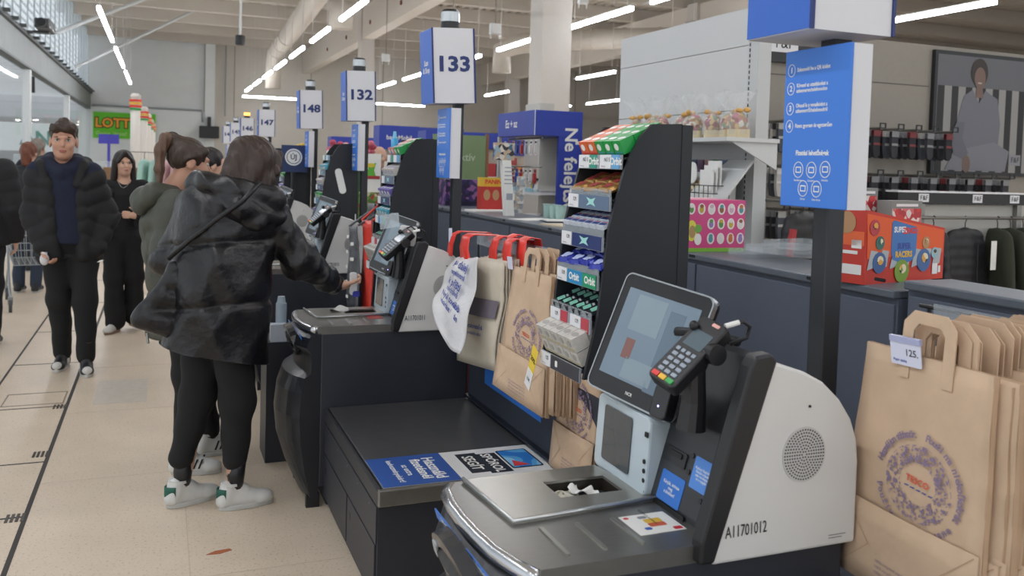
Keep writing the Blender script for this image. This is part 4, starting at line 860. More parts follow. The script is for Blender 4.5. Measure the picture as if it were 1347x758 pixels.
# ================================================================== COUNTER BEHIND THE LANE, AND WHAT STANDS ON IT
m_slate = M('counter_slate','#596170',.5,noise=.05,nscale=4); m_ledge = M('ledge_slate','#5e6670',.4,noise=.05); 
segs = [(.3,2.2,1.24,'slate grey counter behind the big brown bags'),(2.24,4.62,1.2,'long slate grey counter carrying the red and pink toy boxes'),(4.64,6.9,1.2,'slate grey counter with papers, behind the sweet rack'),(6.92,8.2,1.2,'slate grey counter with purple boxes under 133 sign')]
for (a,b,z,lb) in segs:
    c = thing('service_counter',lb,'counter',(2.5,(a+b)/2,0))
    xe = 2.5 if a < 1 else 2.7; B().box(2.31,xe-.03,a,b,0,z-.03).build('body',m_slate,c); B().box(2.285,xe,a,b,z-.03,z).build('ledge',m_ledge,c,bevel=.006)
    for q in range(2): B().box(2.30,2.312,a+(b-a)*q/2+.01,a+(b-a)*(q+1)/2-.01,.05,z-.05).build('front_panel',m_slate,c,bevel=.003)
    for q in range(3): B().prism(rect_round(.012,.05,.005),-.002,.0005,T=frame((2.285,a+.4+q*.8,z-.012),(0,0,1),(0,-1,0))).build('slot',m_ink,c)
# toy boxes
def printed_box(name,label,w,d,h,loc,rz,mats,slope=0):
    t = thing(name,label,'box',loc,rz,o=(0,0,0)); pf = [(0,0),(w,0),(w,h-slope),(0,h)]
    B().prism(pf,0,d,axis='y').build('carton',mats,t); return t
m_toy = M('toy_red','#c2382c',.4); m_toyo = M('toy_orange','#dc5a2b',.4)
t = printed_box('toy_box','open red and orange toy display box with cartoon print',.5,.11,.262,(2.285,2.374,1.2),.218,m_toy,.07)
FT = lambda x,z,dy=-.0015: frame((x,dy,z),(1,0,0),(0,0,1))
B().prism([(0.01,.09),(.49,.1),(.49,.185),(.0,.25)],-.001,.0008,T=FT(0,0)).build('orange_field',m_toyo,t)
for k in range(7): B().prism([(.01+.068*k,.05),(.06+.068*k,.06),(.07+.068*k,.115),(.03+.068*k,.12)],0,.0008,T=FT(0,0,-.002)).build('speed_stripe',M('toy_silver','#a9b0b6',.4),t)
B().prism([(.15,.215),(.16,.225),(.3,.2),(.31,.19),(.305,.1),(.28,.075),(.22,.065),(.16,.085),(.15,.11)],0,.0014,T=FT(0,0,-.0025)).build('shield_field',M('toy_skyblue','#3f74b5',.4),t)
for i,(s,x,z,sz,c) in enumerate((('SUPER',.2,.19,.028,'#e2e4ea'),('ZINGS',.262,.185,.03,'#d5402f'),('SUPER',.228,.13,.03,'#3a4f9a'),('RACERS',.228,.1,.03,'#e5b53a'))): text(s,sz,FT(x,z,-.0045),M('toyink'+c,c,.4),t,bold=.04)
for i,(x,z,r,c) in enumerate(((.045,.2,.03,'#b03a44'),(.08,.145,.026,'#3a6b63'),(.37,.14,.024,'#b38a62'),(.08,.075,.04,'#3f5f93'),(.22,.04,.045,'#7a9a3a'),(.36,.075,.045,'#44679d'),(.43,.1,.022,'#8fb6c6'))):
    B().prism(ellipse(r,r*.95,14),0,.0016,T=FT(x,z,-.003)).build('figure_print',M('fig'+c,c,.4),t); B().prism(ellipse(r*.45,r*.4,12),0,.002,T=FT(x+r*.1,z+r*.2,-.004)).build('figure_print',print_mat('figmix%d'%i,[c,'#e0d8b8','#30363c','#d9a24a'],60,.4,i),t)
B().box(.42,.455,-.0035,-.002,.02,.06).build('info_print',m_tag,t); B().box(.46,.475,-.0035,-.002,.025,.05).build('info_print',m_tag,t)
LT = frame((-.001,.0,0),(0,-1,0),(0,0,1))
for (y,z,w,h,c) in ((.06,.115,.06,.012,'#e2e2e0'),(.035,.145,.04,.03,'#e2e2e0'),(.055,.055,.085,.035,'#e2e2e0'),(.05,.165,.09,.05,'#e0663a')): B().prism(rect_round(w,h,.002),0,.001,T=frame((-.0005,y,z-.005),(0,-1,0),(0,0,1))).build('side_print',M('side'+c,c,.5),t)
B().prism(ellipse(.035,.04,14),0,.0016,T=frame((-.001,.075,.215),(0,-1,0),(0,0,1))).build('side_print',M('fig#b38a62'),t)
for k in range(6): B().box(-.0012,0,.028+.004*k,.030+.004*k,.128,.152).build('barcode_bar',m_ink,t)
for i,(x,y,z,w) in enumerate(((2.52,2.62,1.2,.13),(2.66,2.56,1.2,.2))):
    q = thing('toy_pack','grey and red boxed toy standing behind the red display box' if i else 'tall grey and red boxed toy, higher than its twin','box',(x,y,z),.2,o=(0,0,0)); hh = .335-.045*i
    B().box(-w/2,w/2,0,.06,0,hh).build('carton',M('toy_grey','#7d817d',.4),q); B().box(-w/2+.006,w/2-.006,-.001,0,.18,hh-.03).build('front_print',print_mat('toyp%d'%i,['#c23a3a','#d8d5d0','#a83038','#c96a6a'],38,.4,i),q); B().box(-w*.35,w*.35,-.0015,0,hh-.022,hh-.012).build('title_print',m_tag,q)
t = thing('toy_box','pink collectible toy box with rows of round pictures','box',(2.28,3.5,1.2),0,o=(0,0,0))
B().box(0,.335,0,.16,0,.245).build('carton',M('toy_pink','#c8457f',.4),t); B().box(-.001,.336,-.001,.16,0,.018).build('green_foot',M('toy_lime','#7cb23a',.4),t); B().box(.02,.2,.03,.14,.245,.252).build('lid_flap',M('toy_palepink','#e3b0bd',.4),t)
cc = ['#5a8a4a','#b9a23a','#d3d2cf','#8a5a3a','#c7a6b8','#4f8f98','#d8d6d2','#c26f3a','#8f79b3']
for r in range(3):
    for q in range(6):
        if r and q < 2: continue
        x,z = .03+.056*q,.2-.07*r; B().prism(ellipse(.021,.027,16),0,.001,T=FT(x,z+.003,-.0005)).build('picture_disc',M('disc_pale','#e0d9d6',.5),t); B().prism(ellipse(.012,.016,12),0,.0016,T=FT(x,z,-.001)).build('picture',M('pic'+cc[(r*6+q)%9],cc[(r*6+q)%9],.5),t); B().prism(ellipse(.010,.009,12),0,.0022,T=FT(x,z+.016,-.0012)).build('picture',M('pic'+cc[(r*5+q+2)%9],cc[(r*5+q+2)%9],.5),t)
for i,(x,z,rx,rz,c) in enumerate(((.035,.1,.028,.05,'#d6d04a'),(.038,.095,.018,.03,'#a88a5a'),(.07,.06,.02,.028,'#e4e1de'),(.07,.11,.02,.02,'#6ea24a'))): B().prism(ellipse(rx,rz,14),0,.0014+.0004*i,T=FT(x,z,-.0008)).build('picture',M('pic'+c,c,.5),t)
for k in range(3): solo(B().prism(rect_round(.34-.03*k,.2,.02),0,.03,T=Matrix.Translation((2.6,3.28-.1*k,1.2+.03*k))@Matrix.Rotation(.1*k,4,'Z')),'plastic_tray',m_clear,'clear plastic tray lying by the pink toy box','tray',(2.6,3.28-.1*k,1.2+.03*k),group='clear trays on counter')
# purple and red boxes, leaflets, papers further along
t = thing('advent_box','dark purple sweet box with big yellow nine','box',(2.40,7.6,1.2),0,o=(0,0,0)); B().box(0,.5,0,.22,0,.24).build('carton',print_mat('purple_print',['#2c2350','#3a2d66','#241d42','#8a5a8f'],26,.4),t); text('9',.13,FT(.12,.09),M('num_yellow','#e0bf4a',.4),t,bold=.04); text('ES',.09,FT(.36,.1),m_pw,t,bold=.04); B().box(0,.5,-.002,0,.01,.04).build('base_print',M('purple_dark','#1d1836',.5),t)
t = thing('sticker_box','red sticker display box with yellow header','box',(2.47,6.85,1.2),0,o=(0,0,0)); B().box(0,.26,0,.1,0,.2).build('carton',M('box_red','#b5302a',.4),t); B().box(0,.26,.05,.1,.2,.275).build('header',M('box_yellow','#d9b83a',.4),t); text('PANINI',.05,FT(.13,.238,.048),M('toyink#d5402f','#d5402f',.4),t,bold=.03)
for k in range(3): B().prism(ellipse(.03,.045,14),0,.0015,T=FT(.05+.08*k,.13)).build('print',M('fig#b38a62'),t)
t = thing('leaflet_stand','tall white leaflet stand with code sheet and photo header','stand',(2.42,6.15,1.2),0,o=(0,0,0))
B().prism([(-.0,0),(.07,0),(.03,.42),(-.04,.42)],0,.06,axis='y').build('easel',m_pw,t); B().box(-.1,.06,.01,.05,.42,.55).build('photo_header',print_mat('photo_mix',['#25242a','#8fa9b8','#b5a089','#3a5f7a','#d0c8bd'],30,.4,3),t)
for k in range(5): B().box(-.02-.0,.05,-.0015,0,.36-.03*k,.368-.03*k).build('print_line',M('line_grey','#9aa0ac',.5),t)
B().box(.0,.05,-.0015,0,.12,.17).build('print_block',M('line_grey'),t)
for k in range(4): B().box(.09,.16,.06-.015*k,.07-.015*k,.02+.07*k,.09+.07*k).build('leaflet',print_mat('leaf%d'%k,['#d5d5d2','#9fa6ad','#c9b9a3'],40,.5,k),t)
for i,(x,y,rz,w,h,m,lb) in enumerate(((2.48,5.75,.3,.3,.21,m_pw,'white paper sheet on the counter by leaflet stand'),(2.6,5.5,-.2,.3,.21,M('folder_navy','#27304a',.4),'dark clipboard lying under a white sheet'),(2.58,5.48,-.2,.26,.17,m_pw,'white form lying on the dark clipboard'),(2.5,5.15,.15,.36,.25,M('paper_cream','#cfc2a9',.6),'cream paper lying beside the crumpled brown wrap'),(2.5,6.75,.1,.34,.2,m_pw,'white paper sheet by the red sticker box'))):
    solo(B().box(-w/2,w/2,-h/2,h/2,0,.003+.002*i),'paper_sheet',m,lb,'paper',(x,y,1.2+(.009 if i==2 else .0)),rz,o=(0,0,0))
solo(B().ell((0,0,.05),(.13,.17,.055)).ell((.06,.1,.04),(.08,.09,.045)),'paper_wrap',M('wrap_beige','#b9a68f',.7,bump=.5,bscale=12),'crumpled beige paper wrap on the counter by sweet rack','paper',(2.62,4.95,1.2),o=(0,0,0),smooth=True)
for k in range(3): solo(B().cyl((0,0,0),(0,0,.1),.035,.042,n=16).cyl((0,0,.1),(0,0,.104),.046,.046,n=16),'plastic_cup',M('cup_mint','#a5c4bd',.25),'pale mint plastic cup in a row under the hanging blister packs','cup',(2.68,5.95-.11*k,1.2),group='mint cups',o=(0,0,0))
# ---------------------------------------------------------------- blue 'Ez + az' end stand with hanging goods
m_eb = M('stand_blue','#2b3fa0',.45); t = thing('goods_stand','blue goods stand reading Ez + az with hanging small goods','stand',(3.2,7.4,0))
B().box(3.0,3.46,7.0,7.9,1.85,2.07).build('header',m_eb,t,bevel=.003); B().box(3.235,3.46,7.0,7.04,0,1.85).build('column',m_eb,t); B().box(3.44,3.46,7.04,7.9,0,1.85).build('back_board',M('stand_pale','#b5b3ad',.6),t); B().box(3.0,3.03,7.86,7.9,0,1.85).build('post',M('stand_pale'),t)
B().box(2.997,3.003,6.997,7.003,1.85,2.07).build('corner_strip',m_sw,t)
text('Ez + az',.1,frame((2.998,7.55,1.96),(0,-1,0),(0,0,1)),m_pw,t,bold=.02); text('Ne felejtsd el!',.17,frame((3.345,6.998,1.45),(0,0,-1),(1,0,0)),m_pw,t,bold=.02)
for z in (1.33,1.1): B().box(3.02,3.44,7.05,7.86,z,z+.02).build('shelf',m_sw,t)
for z in (1.83,1.575): B().tube([(3.1,7.06,z),(3.1,7.86,z)],.008).build('hook_bar',m_steel,t)
hc = ['#c9cbc9','#9aa0a6','#3a4a86','#b53a5a','#d0b63a','#48505c','#d8d8d4','#a33438','#c87a3a','#cfd2d6','#2f4fa0']
def blister(c):
    b = B(); b.prism(rect_round(.05,.13,.006),0,.003).mat(1).prism(rect_round(.03,.075,.008),.003,.018,T=Matrix.Translation((0,-.012,0))).mat(2).box(-.02,.02,.038,.056,.003,.0036); return b.mesh('blister',[M('bl'+c,c,.4),M('blc'+c,c,.25),m_ink])
bm = [blister(c) for c in hc]
for r,z in enumerate((1.745,1.49)):
    for k in range(15):
        o = item(bm[(k*3+r*5)%11 if r==0 else [7,7,6,7,9,7,7,10,10,8,7,6,7,7,10][k]],'blister_pack',('small carded blister pack hanging on the upper hook row' if r==0 else 'carded blister pack hanging on the lower hook row'),'pack','hanging blister packs row %d'%(r+1),frame((3.06+.02*(k%2),7.1+.053*k,z),(0,-1,0),(0,0,1)))
for k in range(9): item(bm[(k*2)%11],'blister_pack','small pack standing on the lower stand shelf','pack','packs on stand shelf',frame((3.08+.02*(k%3),7.1+.085*k,1.415),(0,-1,0),(.2,0,1)))
t2 = solo(B().box(3.02,3.12,7.15,7.8,1.352,1.385),'shelf_tray',M('tray_aqua','#9cc7d2',.4),'aqua tray on the shelf of the blue stand','tray',(3.07,7.5,1.35))
solo(B().box(3.02,3.025,7.45,7.62,1.585,1.65),'promo_card',M('card_red2','#a33438',.5),'dark red promo card on the blue stand','card',(3.02,7.53,1.585))
# green board, blue shop headers and far gondolas
t = thing('board_sign','olive green board lettered aktív with brown edge','sign',(2.9,8.6,0),o=(0,0,0)); B().box(-.33,.24,0,.03,1.2,1.88).build('board',M('board_olive','#7d946b',.6),t); B().box(.24,.27,-.005,.035,1.2,1.9).build('edge',M('edge_brown','#8a6244',.6),t); text('aktív',.11,FT(.02,1.65),M('letter_faint','#b9c4ac',.6),t); B().box(-.3,-.26,0,.03,0,1.2).build('leg',m_rack,t); B().box(.2,.24,0,.03,0,1.2).build('leg',m_rack,t)
def header(label,x0,x1,y,z0,z1,txt,sz,d=.4,shelves=True):
    t = thing('shop_stand',label,'stand',((x0+x1)/2,y,0)); B().box(x0,x1,y,y+d,z0,z1).build('header',m_eb,t); B().box(x0,x1,y+.05,y+d,0,z0).build('carcass',M('stand_tan','#a69d90',.6),t)
    if txt: text(txt,sz,frame(((x0+x1)/2,y-.005,(z0+z1)/2),(1,0,0),(0,0,1)),m_pw,t)
    if shelves:
        for k in range(5):
            s_ = B().box(x0,x1,y-.15,y+.06,.2+.3*k,.22+.3*k).build('shelf',m_sw,t)
            for q in range(int((x1-x0)/.2)): c = hc[(k*7+q*3)%11]; B().box(x0+.02+.2*q,x0+.17+.2*q,y-.12,y+.04,.22+.3*k,.4+.3*k).build('stocked_box',M('bl'+c,c,.4),s_)
    return t
header('blue topped shop stand reading aromos behind the green board',3.3,4.6,11.4,1.8,2.02,'aromos',.16)
header('blue topped shop stand behind the bald man',3.2,3.85,13.7,1.78,2.16,'bankMobil',.1)
header('low blue topped shop stand beyond the bald man',2.9,3.7,16.2,1.75,2.02,'',.1)
header('wide blue topped stand at the far wall side',5.2,7.4,22,1.9,2.5,'',.1)
header('far blue topped shop stand near second column',8.9,11,26,1.9,2.4,'',.1)
t = thing('seed_card','white card with green and yellow splash standing on box','card',(1.78,7.92,0),-.36,o=(0,0,0)); B().box(-.09,.09,0,.02,1.29,1.65).build('card',m_pw,t); B().prism([(-.05,1.44),(-.02,1.52),(-.04,1.57),(.0,1.55),(.05,1.57),(.03,1.5),(.05,1.44),(0,1.42)],0,.002,T=frame((0,-.0005,0),(1,0,0),(0,0,1))).build('splash_print',M('splash_green','#5fae3a',.5),t); B().prism(ellipse(.04,.02,12,0,1.545),0,.003,T=frame((0,-.001,0),(1,0,0),(0,0,1))).build('splash_print',M('splash_yellow','#d9c23a',.5),t); B().prism(rect_round(.17,.03,.005,cx=0,cy=1.435),0,.003,T=frame((0,-.001,0),(1,0,0),(0,0,1))).build('red_band',M('card_red2'),t); B().box(-.1,.1,-.03,.1,1.05,1.3).build('seed_box',print_mat('seed_print',['#4f7a3a','#7a9a4a','#c9c2a0','#a8433a'],30,.5),t); B().box(-.08,.08,0,.08,0,1.05).build('pedestal',m_rack,t)
solo(B().box(-.2,.2,-.15,.15,0,.9),'promo_bin',M('bin_darkred','#5a2226',.35,noise=.1),'dark red plastic promo bin behind the second sweet rack','bin',(1.75,5.35,0),o=(0,0,0),bevel=.02)
# pink flowers above the stickered rack
t = thing('flower_bunch','bunch of pink and white flowers standing behind the black racks','flowers',(1.72,8.5,0),o=(0,0,0)); b = B(); rr = random.Random(5)
for k in range(60): b.mat(k%3).ell((rr.uniform(-.2,.2),rr.uniform(-.2,.2),rr.uniform(1.6,1.76)),(.035,.035,.03),n=7,m=5)
o = b.build('blossoms',[M('petal_pink','#c9697a',.6),M('petal_white','#d8cfd0',.6),M('petal_rose','#b5485c',.6)],t,smooth=True); o['kind']='stuff'; B().cyl((0,0,0),(0,0,1.62),.12,.2).build('bucket',M('bucket_green','#3f5a45',.5),t)
# ---------------------------------------------------------------- white gondola with gift sweets
t = thing('shelf_gondola','tall white panelled gondola with slotted upright and one deep shelf','shelf',(3.6,5.6,0))
for k,(z0,z1) in enumerate(((0,.8),(.805,1.395),(1.4,1.995),(2.0,2.42),(2.425,2.67))): B().box(3.6,3.64,4.83,6.6,z0,z1).build('panel',M('gondola_white','#c9cbcb',.55),t)
B().box(3.58,3.68,4.72,4.83,0,2.68).build('upright',M('upright_white','#bfc2c2',.5),t)
sl = B()
for k in range(60): sl.box(3.578,3.5805,4.805,4.815,.5+.036*k,.522+.036*k)
o = sl.build('upright_slots',m_ink,t); o['kind']='stuff'
B().box(3.2,3.6,4.5,6.6,1.77,1.795).build('shelf',M('gondola_white'),t); B().prism([(3.25,1.77),(3.6,1.77),(3.6,1.6)],4.52,4.53,axis='y').build('shelf_bracket',M('gondola_white'),t); B().box(3.2,3.6,4.86,6.6,1.37,1.39).build('shelf',M('gondola_white'),t)
B().prism([(3.25,1.39),(3.27,1.39),(3.5,1.66),(3.48,1.66)],4.6,5.0,axis='y').build('sloped_divider',M('gondola_white'),t); B().box(3.195,3.2,5.0,5.12,1.772,1.793).build('price_label',m_pw,t)
m_film = glass_mat('cellophane','#e4e8ea',.2,.2); cm = [print_mat('sweets%d'%k,['#a8784e','#d8d2c6','#8a3f3f','#cfb27a','#7d8f74','#b8687c'],50,.5,k) for k in range(3)]
for k in range(10):
    y = 4.56+.14*k+.02*math.sin(k*2.3); x = 3.33+.04*math.sin(k*1.7); q = thing('gift_bag','cellophane gift bag of sweets with an orange bow on white shelf','gift',(x,y,1.795),group='cellophane gift bags',o=(0,0,0)); q.scale = (1.25,1.25,1.15+.2*math.sin(k*3.1)**2); q.rotation_euler.z = k*1.3
    B().prism(rect_round(.085,.085,.01),0,.045).build('pot',M('pot_cream','#cbbd9c',.5),q); B().ell((0,0,.075),(.046,.046,.065),n=10,m=8).build('sweets',cm[k%3],q,smooth=True)
    rr = random.Random(k); sd = rr.uniform(0,6)
    B().grid(lambda u,v: ((.05+(.0 if v<.5 else .02*(v-.5)*2)+.006*math.sin(9*6.283*u+sd))*(1 if v<.45 else (.3+2.2*abs(v-.55)))*math.cos(6.283*u),(.05+.006*math.sin(7*6.283*u))*(1 if v<.45 else (.3+2.2*abs(v-.55)))*math.sin(6.283*u),.02+v*.23+.012*math.sin(6.283*u*5+sd)*v),24,10).build('film',m_film,q)
    B().ell((-.02,-.03,.145),(.024,.012,.013),n=8,m=6).ell((.025,-.03,.15),(.022,.012,.015),n=8,m=6).build('bow',M('bow_orange','#cfa25a',.5),q,smooth=True)
t = thing('seed_display','white display card lettered Green with packets behind','display',(3.32,5.25,1.39)); B().prism(rect_round(.5,.14,.05,cx=0,cy=.0),0,.006,T=frame((3.3,5.2,1.57),(0,-1,0),(0,0,1))).build('card',m_pw,t); text('Green',.08,frame((3.293,5.16,1.58),(0,-1,0),(0,0,1)),m_ink,t,bold=.0); B().box(3.296,3.3,5.0,5.35,1.53,1.545).build('green_line',M('ink_green'),t); B().box(3.32,3.4,4.95,5.5,1.395,1.52).build('tray',print_mat('packets',['#cfc2a3','#b9a98a','#6f8a4a','#d8d4c8','#8a6a4a'],45,.5),t)
for k in range(8): q = solo(B().prism(ellipse(.035,.035,12),0,.07).prism(ellipse(.037,.037,12),.07,.085),'jar',[M('jar%d'%(k%4),['#5a6a86','#3f7a45','#b58a8a','#7a5f7a'][k%4],.35)],'small lidded jar in a row under the deep shelf','jar',(3.48,4.9+.085*k,1.575),group='jars under the shelf',o=(0,0,0))
solo(B().box(3.44,3.54,4.85,5.6,1.39,1.575),'jar_riser',M('gondola_white'),'white riser step holding the row of jars','riser',(3.5,5.2,1.39))
t = thing('wire_basket','small black wire basket with white cards','basket',(3.3,4.8,1.39),o=(0,0,0))
for z in (0,.05,.1): B().tube([(-.08,-.1,z),(.08,-.1,z),(.08,.1,z),(-.08,.1,z),(-.08,-.1,z)],.003,n=5).build('wire',m_blk,t)
for y in (-.1,-.05,0,.05,.1): B().tube([(-.08,y,.1),(-.08,y,0),(.08,y,0),(.08,y,.1)],.003,n=5).build('wire',m_blk,t)
for k in range(3): B().box(-.03+.03*k,-.02+.03*k,-.07,.07,.01,.2+.03*k).build('card',m_pw,t)
# ---------------------------------------------------------------- clothing wall
m_ffw = M('clothing_wall','#8f8a81',.7,noise=.02); wc = struct(B().box(3.9,9.5,6.0,6.1,0,2.775),'wall_right',m_ffw)
for z in (1.55,2.0,2.4): B().box(3.9,6.42,5.998,6.0,z,z+.008).build('panel_joint',M('joint_dark','#5b564f',.7),wc)
t = thing('brand_sign','black wall sign with white F&F panel','sign',(4.7,5.97,2.5)); B().box(4.35,5.1,5.95,5.995,2.5,2.72).build('board',m_blk,t); B().box(4.62,4.9,5.94,5.95,2.58,2.72).build('panel',m_tag,t); text('F&F',.12,frame((4.76,5.938,2.65),(1,0,0),(0,0,1)),m_ink,t,bold=0)
t = thing('framed_poster','large dark framed poster of a seated person in grey pyjamas','poster',(7.1,5.97,1.6)); PT = lambda dy: frame((0,5.955-dy,0),(1,0,0),(0,0,1))
B().box(6.44,8.0,5.955,5.995,1.62,2.735).build('frame',m_blk,t); B().box(6.47,7.97,5.953,5.956,1.65,2.70).build('backdrop',M('poster_grey','#5d5f64',.5),t)
for k in range(9): B().box(6.48+.17*k,6.56+.17*k,5.951,5.954,1.65,2.42).build('stripe',M('poster_black','#1d1d20',.5),t); B().box(6.56+.17*k,6.65+.17*k,5.952,5.954,1.65,2.42).build('stripe',M('poster_light','#8b8a88',.5),t)
for nm,P_,c,dy in (('hair',ellipse(.105,.13,18,6.98,2.56),'#2e2824',.006),('face',ellipse(.07,.1,18,6.985,2.51),'#6f5a50',.008),('neck',[(6.95,2.44),(7.02,2.44),(7.04,2.33),(6.94,2.33)],'#6f5a50',.007),
   ('shirt',[(6.9,2.4),(6.8,2.34),(6.74,2.15),(6.7,1.9),(6.73,1.82),(6.85,1.86),(6.9,1.8),(7.25,1.85),(7.27,2.1),(7.22,2.33),(7.06,2.4),(6.99,2.28)],'#696a73',.0065),
   ('trousers',[(6.6,1.66),(6.7,1.83),(6.9,1.87),(7.2,1.93),(7.4,1.85),(7.36,1.66)],'#74757d',.0075),('sleeve',[(6.72,2.1),(6.66,1.95),(6.7,1.8),(6.82,1.76),(6.88,1.82),(6.8,1.95),(6.82,2.1)],'#5f606a',.009),('hand',ellipse(.05,.08,14,6.86,1.72),'#6f5a50',.0095),('smile',ellipse(.03,.008,10,6.985,2.465),'#a99c94',.0085)):
    B().prism(P_,0,.001,T=PT(dy)).build('printed_'+nm,M('poster'+c,c,.5),t)
B().box(7.42,7.56,5.95,5.952,1.72,1.82).build('emblem_panel',M('poster_pale','#83848a',.5),t); text('F&F',.07,frame((7.49,5.949,1.77),(1,0,0),(0,0,1)),m_ink,t,bold=0)
def sock_pack(c,c2):
    b = B(); b.prism([(-.045,0),(.045,0),(.04,-.12),(.045,-.2),(.01,-.23),(-.03,-.22),(-.045,-.15)],-.012,.012,axis='y').mat(1).prism(rect_round(.09,.05,.004,cx=0,cy=-.02),-.015,.015,axis='y').mat(2).box(-.04,.04,-.0135,-.012,-.12,-.1); return b.mesh('sock_pack',[M('sock'+c,c,.8,noise=.1),M('soc'+c2,c2,.5),M('soc'+c2,c2,.5)])
sp = [sock_pack(*q) for q in (('#b9b7b4','#d0cfcc'),('#33343a','#8a8b8e'),('#25262b','#7a3034'),('#4a4f58','#b3b3b0'),('#d0cdc8','#3a3a3e'))]
def hookrow(z,xs,tilt,kinds,lab):
    for i,x in enumerate(xs):
        h_ = thing('display_hook','grey prong hook with small black ticket holder on the clothing wall','hook',(x,6.0,z),group='clothing wall hooks',o=(0,0,0)); B().tube([(0,0,0),(0,-.3,-.0)],.012,n=6).build('prong',m_steel,h_); B().ring(rect_round(.07,.05,.005),rect_round(.045,.028,.003),0,.006,T=frame((0,-.31,.02),(1,0,0),(0,0,1))).build('ticket_holder',m_blk,h_)
        for k in range(3): item(sp[kinds[(i*2+k)%len(kinds)]],'sock_pack',lab,'socks',lab+' group',Matrix.Translation((x+.0,5.9-.07*k,z-.02))@Matrix.Rotation(.15*(k-1),4,'Z'))
hookrow(2.0,(4.62,4.8,5.0,5.2),0,(0,4,3,0),'white and grey sock pack on the upper wall hooks'); hookrow(1.64,(4.62,4.8,5.0,5.2),0,(0,3,0,1),'pale sock pack on the middle wall hooks'); hookrow(1.29,(4.65,4.9,5.15),0,(1,1,3),'dark sock pack on the lowest wall hooks')
hookrow(1.985,(5.6,5.8,6.0,6.2,6.42),0,(1,1,2,3),'dark patterned sock pack on the hooks left of the poster'); hookrow(1.595,(5.6,5.82,6.04,6.26,6.48,6.7,6.92,7.14),0,(1,2,1,1),'black sock pack on the hooks under the poster')
t = thing('clothing_rail','black topped clothing rail with three F&F panels','rail',(5.9,5.0,0)); B().box(5.05,6.38,4.95,5.05,1.385,1.47).build('header',m_blk,t); B().box(5.04,6.39,4.94,5.06,1.47,1.482).build('header_top',m_tag,t)
for x in (5.3,5.85,6.25): B().box(x-.05,x+.05,4.946,4.95,1.40,1.462).build('emblem_panel',m_tag,t); text('F&F',.05,frame((x,4.944,1.43),(1,0,0),(0,0,1)),m_ink,t,bold=0)
B().tube([(5.0,4.9,1.285),(6.9,4.9,1.285)],.012).build('bar',m_steel,t); B().box(5.28,5.33,4.96,5.0,0,1.39).build('post',m_steel,t); B().box(6.3,6.35,4.96,5.0,0,1.39).build('post',m_steel,t); B().box(5.33,6.9,5.0,5.02,.3,1.38).build('back_panel',M('stand_pale'),t)
jl = []
def jacket_mesh(name,m,quilt):
    pr = [cap((0,0,-.12),(0,0,-.5),.09,.1)]+[ell((s*.1,0,-.3),(.12,.07,.3)) for s in (-1,1)]+[cap((s*.13,0,-.08),(s*.235,0,-.55),.055,.05) for s in (-1,1)]+[ell((0,0,-.05),(.08,.06,.06))]
    v,f = sdf(pr,.018,.05); v = v*np.array([1,.6,1])
    if quilt: v = v+vnorm(v,f)*(.008*np.abs(np.sin(v[:,2]*math.pi/.075)))[:,None]
    return np_mesh(name,v,f,m)
jm = [jacket_mesh('garment',M('puffer_black','#1b1c20',.5),True),jacket_mesh('garment',M('fleece_olive','#34382c',.9),False)]
for i,(x,k,lb,rz) in enumerate(((5.12,0,'black quilted jacket at the start of the clothing rail',1.3),(5.36,0,'black quilted jacket hanging edge on beside the white tagged one',1.2),(5.68,0,'black quilted jacket with a white tag facing the aisle',.05),(6.02,1,'olive fleece jacket next to the tagged black jacket',1.2),(6.16,1,'olive fleece jacket in the middle of the olive row',1.25),(6.3,1,'olive fleece jacket further along the rail',1.25),(6.46,1,'olive fleece jacket at the end of the rail',1.1))):
    t = thing('jacket',lb,'jacket',(x,4.9,1.2),rz,o=(0,0,0)); g = bpy.data.objects.new('garment',jm[k]); C.objects.link(g); g.parent = t
    B().tube([(-.17,0,-.1),(0,0,-.0),(.17,0,-.1)],.01,n=6).tube([(0,0,0),(0,0,.05),(.02,0,.085),(0,0,.1),(-.02,0,.09)],.004,n=5).build('hanger',m_blk,t)
    if i == 2: B().box(.13,.19,-.13,-.128,-.3,-.08).build('tag',m_pw,t); B().tube([(0,-.115,-.1),(0,-.12,-.55)],.005).build('zip',m_blk,t)
t = thing('jacket','black coat with red lining hanging by the clear trays','jacket',(3.85,4.55,1.33),.3,o=(0,0,0)); g = bpy.data.objects.new('garment',jm[0]); C.objects.link(g); g.parent = t; B().tube([(-.16,-.03,-.1),(-.2,-.03,-.3)],.03).build('lining',M('lining_red','#a02a30',.6),t); B().tube([(0,0,0),(0,0,.06),(.02,0,.09)],.004,n=5).build('hanger',m_blk,t)
B().tube([(0,-.3,.07),(0,.3,.07)],.01).build('arm',m_steel,t); B().cyl((0,.3,-1.33),(0,.3,.1),.015).build('stand',m_steel,t)
# ---------------------------------------------------------------- behind the shoppers on the left
t = thing('clothes_rail','low clothes rail with mint and pink tops behind the shoppers','rail',(0,15.1,0),o=(0,0,0)); B().tube([(-.5,0,0),(-.5,0,1.62),(.5,0,1.62),(.5,0,0)],.015).build('frame',m_steel,t)
for i,(x,c) in enumerate(((-.24,'#a9cfc4'),(-.08,'#9fc4bb'),(.08,'#d9b9bd'),(.24,'#c7a3a8'))):
    q = thing('top_garment',('pale mint top' if i<2 else 'pale pink top')+' on the low clothes rail','clothing',(x,15.1,1.5),1.2,group=('mint tops' if i<2 else 'pink tops'),o=(0,0,0)); g = bpy.data.objects.new('garment',bpy.data.meshes.new_from_object(bpy.data.objects.new('x',jm[1]))); g.data.materials.clear(); g.data.materials.append(M('gar'+c,c,.8,noise=.06)); C.objects.link(g); g.parent = q; B().tube([(0,0,0),(0,0,.08),(.02,0,.12)],.005,n=5).build('hanger',m_blk,q)
